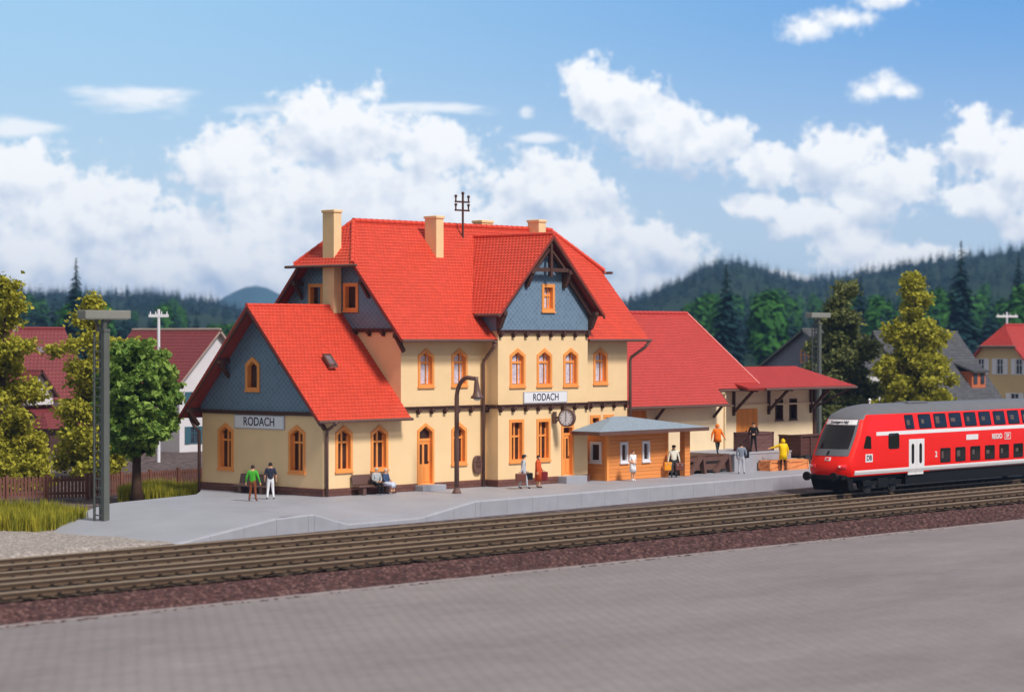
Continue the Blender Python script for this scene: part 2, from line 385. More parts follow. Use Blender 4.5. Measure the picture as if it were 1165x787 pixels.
# ------------------------------------------------------------------ mesh helpers
class B:
    """collects shapes for ONE mesh object"""
    def __init__(s): s.v = []; s.f = []; s.uv = []; s.mi = []; s.cur = 0
    def add(s, vs, fs, uvs=None):
        o = len(s.v); s.v += [tuple(x) for x in vs]
        for i, f in enumerate(fs):
            s.f.append(tuple(o+k for k in f)); s.mi.append(s.cur)
            s.uv.append(uvs[i] if uvs else None)
        return s
    def box(s, c, d, rz=0.0, taper=1.0):
        hx, hy, hz = d[0]/2, d[1]/2, d[2]/2
        vs = []
        for z, k in ((-hz, 1.0), (hz, taper)):
            for x, y in ((-hx, -hy), (hx, -hy), (hx, hy), (-hx, hy)):
                X, Y = x*k, y*k
                vs.append((c[0]+X*math.cos(rz)-Y*math.sin(rz), c[1]+X*math.sin(rz)+Y*math.cos(rz), c[2]+z))
        return s.add(vs, [(0,3,2,1),(4,5,6,7),(0,1,5,4),(1,2,6,5),(2,3,7,6),(3,0,4,7)])
    def rng(s, x0, x1, y0, y1, z0, z1): return s.box(((x0+x1)/2, (y0+y1)/2, (z0+z1)/2), (x1-x0, y1-y0, z1-z0))
    def bar(s, p, q, w_, h_, up=(0,0,1)):
        p, q = Vector(p), Vector(q); d = (q-p).normalized(); up = Vector(up)
        if abs(d.dot(up)) > 0.98: up = Vector((0, 1, 0))
        sd = d.cross(up).normalized(); u2 = sd.cross(d)
        vs = []
        for e in (p, q):
            for x, y in ((-1,-1),(1,-1),(1,1),(-1,1)): vs.append(e + sd*x*w_/2 + u2*y*h_/2)
        return s.add(vs, [(0,3,2,1),(4,5,6,7),(0,1,5,4),(1,2,6,5),(2,3,7,6),(3,0,4,7)])
    def tube(s, pts, r, n=10, cap=True):
        pts = [Vector(p) for p in pts]; rs = r if isinstance(r, (list, tuple)) else [r]*len(pts)
        o = len(s.v); prev = None
        for i, p in enumerate(pts):
            d = (pts[min(i+1, len(pts)-1)] - pts[max(i-1, 0)]).normalized()
            if prev is None:
                ref = Vector((0, 0, 1)) if abs(d.z) < 0.9 else Vector((1, 0, 0))
                prev = d.cross(ref).normalized()
            sd = (prev - d*prev.dot(d)).normalized(); prev = sd; u2 = d.cross(sd)
            for k in range(n):
                a_ = 2*math.pi*k/n
                s.v.append(tuple(p + (sd*math.cos(a_) + u2*math.sin(a_))*rs[i]))
        for i in range(len(pts)-1):
            for k in range(n):
                s.f.append((o+i*n+k, o+i*n+(k+1) % n, o+(i+1)*n+(k+1) % n, o+(i+1)*n+k)); s.uv.append(None); s.mi.append(s.cur)
        if cap:
            s.f.append(tuple(o+k for k in range(n-1, -1, -1))); s.f.append(tuple(o+(len(pts)-1)*n+k for k in range(n)))
            s.uv += [None]*2; s.mi += [s.cur]*2
        return s
    def prism(s, poly, off):
        """closed prism: 3D polygon swept by vector off"""
        n = len(poly); off = Vector(off); p = [Vector(x) for x in poly]
        vs = p + [x+off for x in p]
        fs = [tuple(range(n-1, -1, -1)), tuple(range(n, 2*n))] + [(i, (i+1) % n, n+(i+1) % n, n+i) for i in range(n)]
        return s.add(vs, fs)
    def sphere(s, c, r, n=10, m=7):
        r = (r, r, r) if isinstance(r, (int, float)) else r
        vs = []; fs = []
        for j in range(m+1):
            t = math.pi*j/m
            for k in range(n):
                a_ = 2*math.pi*k/n
                vs.append((c[0]+r[0]*math.sin(t)*math.cos(a_), c[1]+r[1]*math.sin(t)*math.sin(a_), c[2]+r[2]*math.cos(t)))
        for j in range(m):
            for k in range(n): fs.append((j*n+k, (j+1)*n+k, (j+1)*n+(k+1) % n, j*n+(k+1) % n))
        return s.add(vs, fs)
    def build(s, name, mat, parent=None, local=False, smooth=False, bevel=0.0):
        me = bpy.data.meshes.new(name)
        sh = Vector((0, 0, 0))
        if parent is not None and not local: sh = world_loc(parent)
        me.from_pydata([tuple(Vector(v)-sh) for v in s.v], [], s.f)
        mats = mat if isinstance(mat, (list, tuple)) else [mat]
        for m in mats: me.materials.append(m)
        if any(s.mi): me.polygons.foreach_set("material_index", s.mi)
        if any(u is not None for u in s.uv):
            L = me.uv_layers.new(name="UVMap")
            for pi, pl in enumerate(me.polygons):
                if s.uv[pi] is not None:
                    for li, u in zip(pl.loop_indices, s.uv[pi]): L.data[li].uv = u
        if smooth: me.polygons.foreach_set("use_smooth", [True]*len(me.polygons))
        me.validate(); me.update()
        o = bpy.data.objects.new(name, me); col.objects.link(o)
        if parent is not None: o.parent = parent
        if bevel:
            md = o.modifiers.new("bevel", 'BEVEL'); md.width = bevel; md.segments = 2; md.limit_method = 'ANGLE'
        return o
_wl = {}
def world_loc(o):
    v = Vector(o.location)
    while o.parent: o = o.parent; v = v + Vector(o.location)
    return v
def tag(o, label=None, cat=None, group=None, kind=None):
    if label: o["label"] = label
    if cat: o["category"] = cat
    if group: o["group"] = group
    if kind: o["kind"] = kind
    return o
def thing(name, loc, label, cat, rz=0.0, group=None):
    o = bpy.data.objects.new(name, None); col.objects.link(o); o.location = loc; o.rotation_euler = (0, 0, rz)
    o.empty_display_size = 0.3
    return tag(o, label, cat, group)
def copy_tree(o, parent=None):
    c = o.copy(); col.objects.link(c)
    if parent is not None: c.parent = parent
    for ch in list(o.children): copy_tree(ch, c)
    return c
def text_mesh(name, body, size, mat, parent, O, adir, ndir, sx=1.0, bold=0.0):
    """raised lettering centred on O, reading along adir, facing ndir"""
    cu = bpy.data.curves.new(name, 'FONT'); cu.body = body; cu.size = size; cu.align_x = 'CENTER'; cu.align_y = 'CENTER'; cu.extrude = 0.006; cu.offset = bold
    t = bpy.data.objects.new(name+"_tmp", cu); col.objects.link(t)
    dg = bpy.context.evaluated_depsgraph_get(); me = bpy.data.meshes.new_from_object(t.evaluated_get(dg)); bpy.data.objects.remove(t)
    a_ = Vector(adir).normalized(); n_ = Vector(ndir).normalized(); b_ = n_.cross(a_)
    mx = Matrix((( a_.x*sx, b_.x, n_.x, 0), (a_.y*sx, b_.y, n_.y, 0), (a_.z*sx, b_.z, n_.z, 0), (0, 0, 0, 1)))
    me.transform(mx); me.transform(Matrix.Translation(Vector(O) - (world_loc(parent) if parent else Vector())))
    me.materials.clear(); me.materials.append(mat); me.name = name
    o = bpy.data.objects.new(name, me); col.objects.link(o)
    if parent: o.parent = parent
    return o

def clip(poly, axis, lo, hi):
    def half(pl, val, keep_greater):
        out = []
        for i in range(len(pl)):
            p, q = pl[i], pl[(i+1) % len(pl)]
            dp = (p[axis]-val)*(1 if keep_greater else -1); dq = (q[axis]-val)*(1 if keep_greater else -1)
            if dp >= -1e-9: out.append(p)
            if (dp > 1e-9 and dq < -1e-9) or (dp < -1e-9 and dq > 1e-9):
                t = dp/(dp-dq); out.append((p[0]+(q[0]-p[0])*t, p[1]+(q[1]-p[1])*t))
        return out
    r = half(poly, lo, True)
    return half(r, hi, False) if len(r) >= 3 else []
def roof_plane(b, poly, course=0.22, lift=0.020, thick=0.14, edge_mat=1):
    """sloped roof face (first edge = eave) laid in overlapping courses on a slab; materials 0 tiles, 1 edge"""
    P = [Vector(p) for p in poly]; u = (P[1]-P[0]).normalized()
    n = None
    for i in range(2, len(P)):
        c = u.cross(P[i]-P[0])
        if c.length > 1e-3: n = c.normalized(); break
    if n.z < 0: n = -n
    v = n.cross(u)
    if v.z < 0: v = -v
    pl = [((p-P[0]).dot(u), (p-P[0]).dot(v)) for p in P]
    vmin, vmax = min(p[1] for p in pl), max(p[1] for p in pl)
    def W(q, h): return P[0] + u*q[0] + v*q[1] + n*h
    flip = (u.cross(v)).dot(n) < 0
    k = int(math.ceil((vmax-vmin)/course))
    for i in range(k):
        lo, hi = vmin+i*course, min(vmax, vmin+(i+1)*course)
        if hi-lo < 1e-4: continue
        c = clip(pl, 1, lo, hi)
        if len(c) < 3: continue
        ar = sum(c[j][0]*c[(j+1) % len(c)][1]-c[(j+1) % len(c)][0]*c[j][1] for j in range(len(c)))
        if abs(ar) < 1e-6: continue
        if (ar < 0) != flip: c = c[::-1]
        b.cur = 0
        hh = lambda q: lift*(1-(q[1]-lo)/course)+0.004
        b.add([W(q, hh(q)) for q in c], [tuple(range(len(c)))], [[(q[0], q[1]) for q in c]])
        for j in range(len(c)):
            p, q = c[j], c[(j+1) % len(c)]
            b.add([W(p, 0), W(q, 0), W(q, hh(q)), W(p, hh(p))], [(0,1,2,3)], [[p, q, q, p]])
    b.cur = edge_mat
    b.prism([W(q, 0) for q in pl], -n*thick if not flip else -n*thick)
    b.cur = 0

def wall(b, O, adir, ndir, outer, holes=(), depth=0.28):
    """wall sheet with real openings; coordinates (along, up); reveals go in by depth"""
    a_ = Vector(adir).normalized(); n_ = Vector(ndir).normalized(); O = Vector(O)
    def W(p, d=0.0): return O + a_*p[0] + Vector((0, 0, p[1])) + n_*d
    polys = [outer] + list(holes)
    flat = [p for pl in polys for p in pl]
    tris = tessellate_polygon([[Vector((p[0], p[1], 0)) for p in pl] for pl in polys])
    vs = [W(p) for p in flat]; fs = []; uv = []
    for t in tris:
        p0, p1, p2 = (vs[i] for i in t)
        if (p1-p0).cross(p2-p0).dot(n_) < 0: t = (t[0], t[2], t[1])
        fs.append(tuple(t)); uv.append([flat[i] for i in t])
    b.add(vs, fs, uv)
    for h in holes:
        m = len(h)
        for i in range(m):
            p, q = h[i], h[(i+1) % m]
            b.add([W(p), W(q), W(q, -depth), W(p, -depth)], [(0,1,2,3)], [[p, q, q, p]])
def arch_poly(x, z, w_, h_, gothic=True, g=0.0, rise=0.36):
    """window outline grown by g"""
    w2 = w_/2+g
    if gothic:
        r = min(rise, h_*0.25)
        return [(x-w2, z-g), (x+w2, z-g), (x+w2, z+h_-r+g*0.4), (x, z+h_+g*1.1), (x-w2, z+h_-r+g*0.4)]
    return [(x-w2, z-g), (x+w2, z-g), (x+w2, z+h_+g), (x-w2, z+h_+g)]
def window(parent, O, adir, ndir, x, z, w_, h_, gothic=True, style='lattice', mat=None, name="window", fw=0.15, glass=None, label=None, deep=0.24):
    """casing with bars > pane (> nothing); style lattice / curtain / plain"""
    a_ = Vector(adir).normalized(); n_ = Vector(ndir).normalized(); O = Vector(O)
    W = lambda p, d: O + a_*p[0] + Vector((0, 0, p[1])) + n_*d
    mat = mat or M['orange']
    out = arch_poly(x, z, w_, h_, gothic, 0.0)
    inn = arch_poly(x, z+fw, w_-2*fw, h_-fw*2.1, gothic, 0.0, 0.30)
    if gothic: inn[3] = (x, z+h_-fw*1.35)
    b = B(); m = len(out)
    F = 0.05
    for i in range(m):
        p, q, p2, q2 = out[i], out[(i+1) % m], inn[i], inn[(i+1) % m]
        b.add([W(p, F), W(q, F), W(q2, F), W(p2, F)], [(0,1,2,3)])
        b.add([W(p, -0.1), W(q, -0.1), W(q, F), W(p, F)], [(0,1,2,3)])
        b.add([W(p2, F), W(q2, F), W(q2, -deep), W(p2, -deep)], [(0,1,2,3)])
    # sill
    b.prism([W((x-w_/2-0.04, z-0.06), 0.09), W((x+w_/2+0.04, z-0.06), 0.09), W((x+w_/2+0.04, z+0.02), 0.09), W((x-w_/2-0.04, z+0.02), 0.09)], -n_*0.12)
    iw, ih = w_-2*fw, h_-fw*2.1
    zt = z+fw+ih*(0.66 if gothic else 0.62)
    def hb(x0, x1, z0, z1, d0=-deep, d1=-deep+0.09):
        b.prism([W((x0, z0), d1), W((x1, z0), d1), W((x1, z1), d1), W((x0, z1), d1)], n_*(d0-d1))
    if style in ('lattice',):
        hb(x-iw/2-.01, x+iw/2+.01, zt-0.05, zt+0.05); hb(x-0.055, x+0.055, z+fw-.01, z+fw+ih+0.02, d1=-deep+0.08)
        hb(x-iw/2-.01, x-iw/2+0.07, z+fw-.01, z+fw+ih*0.82, d1=-deep+0.07); hb(x+iw/2-0.07, x+iw/2+.01, z+fw-.01, z+fw+ih*0.82, d1=-deep+0.07)
    elif style == 'curtain':
        hb(x-iw/2-.01, x+iw/2+.01, zt-0.06, zt+0.05); hb(x-iw/2-.01, x-iw/2+0.06, z+fw-.01, z+fw+ih*0.84, d1=-deep+0.07); hb(x+iw/2-0.06, x+iw/2+.01, z+fw-.01, z+fw+ih*0.84, d1=-deep+0.07)
        hb(x+iw*0.20, x+iw*0.20+0.07, z+fw-.01, z+fw+ih+0.02, d1=-deep+0.065)
    elif style == 'cross':
        hb(x-iw/2-.01, x+iw/2+.01, zt-0.03, zt+0.03); hb(x-0.03, x+0.03, z+fw-.01, z+fw+ih+0.01, d1=-deep+0.08)
    fr = b.build(name, mat, parent)
    if label: fr["label"] = label
    g = B(); g.add([W(p, -deep+0.02) for p in inn], [tuple(range(m))]); gl = g.build("pane", glass or M['glass'], fr)
    if style == 'curtain':
        c = B(); k = 5
        for side in (0, 1):
            x0 = x-iw/2+0.02 if side == 0 else x+iw*0.30
            wd = iw*0.64 if side == 0 else iw*0.18
            xs = [x0+wd*i/(k*2) for i in range(k*2+1)]
            for i in range(k*2):
                d0 = -deep+0.028+0.012*(i % 2); d1 = -deep+0.028+0.012*((i+1) % 2)
                c.add([W((xs[i], z+fw+0.02), d0), W((xs[i+1], z+fw+0.02), d1), W((xs[i+1], z+h_*0.82), d1), W((xs[i], z+h_*0.82), d0)], [(0,1,2,3)])
        c.build("curtain", M['curtain'], fr)
    return fr
def door(parent, O, adir, ndir, x, z, w_, h_, gothic=True, mat=None, label=None):
    a_ = Vector(adir).normalized(); n_ = Vector(ndir).normalized(); O = Vector(O)
    W = lambda p, d: O + a_*p[0] + Vector((0, 0, p[1])) + n_*d
    mat = mat or M['orange']; b = B(); F = 0.05; fw = 0.14
    out = arch_poly(x, z, w_, h_, gothic); m = len(out)
    inn = arch_poly(x, z+0.02, w_-2*fw, h_-fw*1.3, gothic, 0.0, 0.30)
    for i in range(m):
        p, q, p2, q2 = out[i], out[(i+1) % m], inn[i], inn[(i+1) % m]
        b.add([W(p, F), W(q, F), W(q2, F), W(p2, F)], [(0,1,2,3)]); b.add([W(p, -0.1), W(q, -0.1), W(q, F), W(p, F)], [(0,1,2,3)])
        b.add([W(p2, F), W(q2, F), W(q2, -0.24), W(p2, -0.24)], [(0,1,2,3)])
    iw = w_-2*fw; zl = z+h_*0.72 if gothic else z+h_*0.80
    def bx(x0, x1, z0, z1, d0, d1): b.prism([W((x0, z0), d1), W((x1, z0), d1), W((x1, z1), d1), W((x0, z1), d1)], n_*(d0-d1))
    bx(x-iw/2-.01, x+iw/2+.01, z+0.01, z+h_*0.33, -0.24, -0.16)          # lower panel
    bx(x-iw/2+0.08, x-0.05, z+0.12, z+h_*0.29, -0.2, -0.135); bx(x+0.05, x+iw/2-0.08, z+0.12, z+h_*0.29, -0.2, -0.135)
    bx(x-iw/2-.01, x+iw/2+.01, zl-0.06, zl+0.08, -0.24, -0.14)           # transom
    for x0, x1 in ((x-iw/2-.01, x-iw/2+0.12), (x-0.07, x+0.07), (x+iw/2-0.12, x+iw/2+.01)): bx(x0, x1, z+h_*0.32, zl-0.05, -0.24, -0.165)
    bx(x-iw/2+.11, x+iw/2-.11, zl-0.22, zl-0.055, -0.24, -0.168)
    d = b.build("door", mat, parent)
    if label: d["label"] = label
    g = B(); g.add([W(p, -0.21) for p in inn], [tuple(range(m))]); g.build("pane", M['glass'], d)
    hb = B(); hb.sphere(W((x+iw*0.36, z+h_*0.36), -0.13), 0.045, 8, 6); hb.bar(W((x+iw*0.36, z+h_*0.36), -0.11), W((x+iw*0.22, z+h_*0.36), -0.11), 0.03, 0.03); hb.build("handle", M['brown'], d)
    return d
def hole(x, z, w_, h_, gothic=True): return arch_poly(x, z+0.03, w_-0.08, h_-0.09, gothic)
# ------------------------------------------------------------------ the setting
def structure(o): return tag(o, kind='structure')
rng = np.random.default_rng(11)
def grid_mesh(name, mat, xs, ys, zf, slope=0.0, smooth=False):
    """height field: zf(X, Y) arrays"""
    X, Y = np.meshgrid(xs, ys); Y = Y + slope*X
    Z = zf(X, Y); n, m = X.shape
    me = bpy.data.meshes.new(name)
    v = np.stack([X, Y, Z], -1).reshape(-1, 3)
    i = np.arange(n*m).reshape(n, m)
    f = np.stack([i[:-1, :-1], i[:-1, 1:], i[1:, 1:], i[1:, :-1]], -1).reshape(-1, 4)
    me.from_pydata(v.tolist(), [], f.tolist()); me.materials.append(mat)
    if smooth: me.polygons.foreach_set("use_smooth", [True]*len(me.polygons))
    me.update(); o = bpy.data.objects.new(name, me); col.objects.link(o); return o
def vnoise(X, Y, s, seed):
    """smooth value noise on arrays"""
    r = np.random.default_rng(seed); T = r.random((64, 64))
    x, y = X/s, Y/s; xi, yi = np.floor(x).astype(int), np.floor(y).astype(int); fx, fy = x-xi, y-yi
    fx = fx*fx*(3-2*fx); fy = fy*fy*(3-2*fy)
    g = lambda a_, b_: T[a_ % 64, b_ % 64]
    return (g(xi, yi)*(1-fx)+g(xi+1, yi)*fx)*(1-fy)+(g(xi, yi+1)*(1-fx)+g(xi+1, yi+1)*fx)*fy

TS = 0.015     # the tracks run a touch off the station front
b = B(); b.add([(-9000, -9000, -1.45), (9000, -9000, -1.45), (9000, 9000, -1.45), (-9000, 9000, -1.45)], [(0, 1, 2, 3)]); structure(b.build("ground", M['meadow']))
b = B(); b.add([(-30, 3.0, -0.76), (-22, -9.2, -0.76), (140, -6.5, -0.76), (330, 20, -0.76), (330, 330, -0.76), (-30, 330, -0.76)], [(0, 1, 2, 3, 4, 5)]); structure(b.build("yard", M['soil']))
structure(grid_mesh("road", M['road'], np.linspace(-120, 90, 140), np.linspace(-110, -23.9, 90), lambda X, Y: -1.32+0.05*(vnoise(X, Y, 4.0, 3)-0.5)*np.clip((-24.2-Y)/2, 0, 1), 0.0))
structure(grid_mesh("road_kerb", M['kerb'], np.arange(-60, 60, 0.35), np.array([-24.22, -24.18, -23.98, -23.93]), lambda X, Y: np.where((Y < -24.2) | (Y > -23.95), -1.42, -1.285)+0.02*vnoise(X, Y, 0.4, 5), 0.0))
def zball(X, Y):
    y0 = Y-TS*X
    t = np.clip((-20.75-y0)/2.75, 0, 1)
    z = -0.96-0.40*t**1.2
    return z+0.11*rng.random(X.shape)*np.clip(t*6+0.35, 0, 1)-0.03
structure(grid_mesh("ballast_shoulder", M['ballast'], np.arange(-46, 42, 0.15), np.arange(-24.3, -20.3, 0.14), zball, TS*0.35))
structure(grid_mesh("track_bed", M['trackbed'], np.arange(-60, 75, 0.30), np.arange(-20.75, -7.6, 0.26), lambda X, Y: -0.945+0.06*rng.random(X.shape), TS))
def zgrav(X, Y):
    d = np.clip((-13.2-X)/6.0, 0, 1)
    e = np.clip((Y-TS*X+9.35)/0.9, 0, 1)
    return -0.95+(0.09+0.22*d+0.05*(vnoise(X, Y, 1.3, 8)-0.5))*e+0.03*rng.random(X.shape)
structure(grid_mesh("gravel_path", M['gravel'], np.arange(-45, -9, 0.16), np.arange(-9.4, 2.2, 0.16), zgrav, TS))

# rails
def rail_track(yA, yB):
    t = thing("railway_track", (0, (yA+yB)/2, -0.93), None, None); t["kind"] = 'structure'; t.rotation_euler = (0, 0, math.atan(TS))
    for y in (yA, yB):
        y0 = y-(yA+yB)/2; b = B()
        prof = [(-.07, 0.02), (.07, 0.02), (.07, .05), (.025, .075), (.025, .19), (.042, .20), (.042, .245), (.036, .25), (-.036, .25), (-.042, .245), (-.042, .20), (-.025, .19), (-.025, .075), (-.07, .05)]
        n = len(prof); x0, x1 = -64, 80
        vs = [(x0, y0+p[0], p[1]) for p in prof]+[(x1, y0+p[0], p[1]) for p in prof]
        for i in range(n):
            b.cur = 1 if i in (5, 6, 7, 8, 9) else (2 if i in (2, 12) else 0)
            b.add([vs[i], vs[(i+1) % n], vs[n+(i+1) % n], vs[n+i]], [(0, 1, 2, 3)])
        b.build("rail", [M['rail'], M['railtop'], M['railfoot']], t, local=True)
    b = B(); x = -62.0
    while x < 76:
        w_ = abs(yA-yB)+1.1
        b.box((x+random.uniform(-.02, .02), 0, -0.02), (0.26, w_, 0.14), random.uniform(-.01, .01))
        for y in (yA, yB):
            for s_ in (-1, 1): b.box((x, y-(yA+yB)/2+s_*0.10, 0.065), (0.12, 0.07, 0.05))
        x += 0.82
    o = b.build("sleeper", M['sleeper'], t, local=True); o["kind"] = 'stuff'
rail_track(-9.72, -11.75); rail_track(-14.15, -16.05); rail_track(-17.55, -20.05)

# platform
def yedge(X): return -7.9+0.07*X
def dip(X): return np.interp(X, [-8.6, -6.4, -1.4, 2.6], [0, .56, .56, 0])
def endramp(X): return np.interp(X, [-17.3, -10.6], [-0.80, 0.0])
def platform():
    xs = np.unique(np.concatenate([np.arange(-17.3, 70, 0.6), [-10.6, -8.6, -6.4, -1.4, 2.6]]))
    ts = np.concatenate([np.linspace(0, 4.6, 12), np.linspace(5.2, 9, 6), [11, 14, 20.]])
    vs = []; fs = []
    for x in xs:
        yb = float(np.interp(x, [-17.3, -13, -9.3, -3, -1, 0.2, 70], [-1.0, 2.6, 4.2, 6.0, 8.0, 9.4, 9.4]))
        for t in ts:
            y = min(yedge(x)+t, yb) if t < 20 else yb
            z = float(endramp(x)) - float(dip(x))*max(0, 1-(y-yedge(x))/4.4)
            vs.append((x, y, z))
    n = len(ts)
    for i in range(len(xs)-1):
        for j in range(n-1): fs.append((i*n+j, (i+1)*n+j, (i+1)*n+j+1, i*n+j+1))
    b = B(); b.add(vs, fs)
    # back and left skirts
    for i in range(len(xs)-1):
        p, q = vs[i*n+n-1], vs[(i+1)*n+n-1]; b.add([p, q, (q[0], q[1], -1.0), (p[0], p[1], -1.0)], [(0, 1, 2, 3)])
    for j in range(n-1):
        p, q = vs[j], vs[j+1]; b.add([p, q, (q[0], q[1], -1.0), (p[0], p[1], -1.0)], [(0, 1, 2, 3)])
    return structure(b.build("platform", M['platform']))
platform()
def platform_wall():
    b = B(); x = -17.0
    cuts = [x]
    while x < 70: x += 2.0; cuts.append(x)
    for extra in (-8.6, -6.4, -1.4, 2.6): cuts.append(extra)
    cuts = sorted(cuts)
    for i in range(len(cuts)-1):
        x0, x1 = cuts[i]+0.006, cuts[i+1]-0.006
        if x1-x0 < 0.05: continue
        P = []
        for x_ in (x0, x1):
            zt = float(endramp(x_))-float(dip(x_)); y = yedge(x_)
            P.append([(x_, y-0.10, -1.0), (x_, y-0.10, zt-0.045), (x_, y-0.055, zt+0.012), (x_, y+0.16, zt+0.018), (x_, y+0.16, -1.0)])
        vs = P[0]+P[1]; m = 5
        b.add(vs, [(0, 1, 2, 3, 4), (9, 8, 7, 6, 5)]+[(k, (k+1) % m+0, 5+(k+1) % m, 5+k) for k in range(m)])
    # raised lip of the crossing
    structure(b.build("platform_edge", M['concrete']))
    k = B()
    k.bar((-6.4, yedge(-6.4)+0.75, -0.46), (-1.4, yedge(-1.4)+0.75, -0.46), 0.16, 0.09); structure(k.build("platform_kerb", M['concrete']))
platform_wall()

# far hills and forest floor
def hill_h(rt, fw):
    """terrain height from metres right of / ahead of the viewpoint"""
    az = rt/fw*2813+582      # bearing expressed on the picture's width
    ridge = np.interp(az, [-300, 0, 40, 110, 190, 235, 275, 330, 420, 640, 700, 745, 790, 815, 840, 880, 915, 960, 1010, 1060, 1110, 1170, 1500],
                      [40, 52, 46, 45, 44, 37, 27, 24, 20, 22, 32, 48, 70, 80, 81, 68, 60, 64, 74, 82, 88, 96, 98])
    t = np.clip((fw-520)/1500, 0, 1); t = t*t*(3-2*t)
    back = np.clip((fw-2150)/1200, 0, 1)
    h = (ridge*2050/2813.)*t*(1-back*0.6)+7*np.clip((fw-300)/300, 0, 1)
    return h-1.5+4*(vnoise(rt, fw, 120., 21)-0.5)*np.clip((fw-500)/500, 0, 1)
def hills():
    az = np.linspace(-0.34, 0.34, 110); fw = np.concatenate([np.linspace(255, 900, 26), np.linspace(950, 3300, 40)])
    A, F = np.meshgrid(az, fw); Rt = A*F; Z = hill_h(Rt, F); Z[0, :] = -3
    P = np.stack([CAMP[0]+Rt*CA+F*SA, CAMP[1]-Rt*SA+F*CA, Z], -1); n, m = A.shape
    i = np.arange(n*m).reshape(n, m); f = np.stack([i[:-1, :-1], i[:-1, 1:], i[1:, 1:], i[1:, :-1]], -1).reshape(-1, 4)
    me = bpy.data.meshes.new("hills"); me.from_pydata(P.reshape(-1, 3).tolist(), [], f.tolist()); me.materials.append(M['hill']); me.update()
    o = bpy.data.objects.new("hills", me); col.objects.link(o); structure(o)
    # one far blue summit
    rt = np.linspace(-1000, -200, 50); f2 = np.linspace(3500, 4200, 20); A, F = np.meshgrid(rt, f2)
    pk = np.interp(A/F*2813+582, [60, 180, 230, 262, 285, 305, 340, 400, 520], [0, 22, 38, 58, 67, 63, 44, 24, 0])*3850/2813.
    Z = pk*np.sin(np.clip((F-3500)/700, 0.001, .999)*math.pi)**0.7+3*(vnoise(A, F, 90., 4)-0.5)-2
    P = np.stack([CAMP[0]+A*CA+F*SA, CAMP[1]-A*SA+F*CA, Z], -1); n, m = A.shape
    i = np.arange(n*m).reshape(n, m); f = np.stack([i[:-1, :-1], i[:-1, 1:], i[1:, 1:], i[1:, :-1]], -1).reshape(-1, 4)
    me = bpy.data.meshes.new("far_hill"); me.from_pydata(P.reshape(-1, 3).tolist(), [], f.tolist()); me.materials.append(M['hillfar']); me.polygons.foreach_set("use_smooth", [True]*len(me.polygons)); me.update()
    o = bpy.data.objects.new("far_hill", me); col.objects.link(o); structure(o)
hills()

# ---------------------------------------------------------------- vegetation builders
def quads_mesh(name, C, N, U, S, mat, parent=None, local=True, asp=1.0):
    """many little leaf faces: centres C, normals N, in-plane axis U, half sizes S"""
    V = np.cross(N, U); S = S[:, None]
    P = np.stack([C-U*S-V*S*asp*0.6, C+U*S*0.35-V*S*asp*0.75, C+U*S*1.1+V*S*asp*0.1, C-U*S*0.2+V*S*asp*0.8], 1).reshape(-1, 3)
    k = len(C); me = bpy.data.meshes.new(name)
    me.vertices.add(4*k); me.vertices.foreach_set("co", P.astype(np.float32).ravel())
    me.loops.add(4*k); me.loops.foreach_set("vertex_index", np.arange(4*k, dtype=np.int32))
    me.polygons.add(k); me.polygons.foreach_set("loop_start", np.arange(0, 4*k, 4, dtype=np.int32)); me.polygons.foreach_set("loop_total", np.full(k, 4, dtype=np.int32))
    me.materials.append(mat); me.update(calc_edges=True); me.validate()
    o = bpy.data.objects.new(name, me); col.objects.link(o)
    if parent is not None: o.parent = parent
    return o
def unit(r, k):
    v = r.normal(size=(k, 3)); return v/np.linalg.norm(v, axis=1)[:, None]
def leaf_crown(name, parent, mat, lobes, per, size, seed, clump=0.5, shell=0.55):
    """lobes: (x, y, z, rx, ry, rz); foliage gathered in small clumps over and inside each lobe"""
    r = np.random.default_rng(seed); Cs = []
    for (x, y, z, rx, ry, rz) in lobes:
        vol = (rx*ry*rz)**(1/1.5)
        nc = max(3, int(per*vol))
        d = unit(r, nc); rad = shell+(1-shell)*r.random(nc)**0.6
        c = np.array([x, y, z])+d*rad[:, None]*np.array([rx, ry, rz])
        q = int(26)
        pts = np.repeat(c, q, 0)+r.normal(size=(nc*q, 3))*clump*np.array([1, 1, 0.75])*r.uniform(0.5, 1.2, size=(nc*q, 1))
        Cs.append(pts)
    C = np.concatenate(Cs); k = len(C)
    N = unit(r, k); N[:, 2] = np.abs(N[:, 2])*0.8+0.25; N /= np.linalg.norm(N, axis=1)[:, None]
    U = np.cross(N, unit(r, k)); U /= np.linalg.norm(U, axis=1)[:, None]+1e-9
    return quads_mesh(name, C, N, U, size*r.uniform(0.6, 1.3, k), mat, parent)
def trunk(name, parent, h, r0, lean=0.2, limbs=5, seed=1, lim_len=1.8, start=0.35):
    r = random.Random(seed); b = B()
    pts = [(lean*(i/6.)**1.5*r.uniform(.7, 1.1), 0.1*math.sin(i), h*i/6.) for i in range(7)]
    b.tube(pts, [r0*(1.35 if i == 0 else 1-0.13*i) for i in range(7)], 9)
    for k in range(limbs):
        z = h*(start+(0.95-start)*k/limbs); a_ = r.uniform(0, 6.28); L = lim_len*(1-0.5*k/limbs)
        p = Vector((lean*(z/h)**1.5, 0, z)); q = p+Vector((math.cos(a_)*L*0.5, math.sin(a_)*L*0.5, L*0.35)); e = p+Vector((math.cos(a_)*L, math.sin(a_)*L, L*0.9))
        b.tube([p, q, e], [r0*0.42, r0*0.28, r0*0.1], 6)
    return b.build(name, M['bark'], parent, local=True, smooth=True)
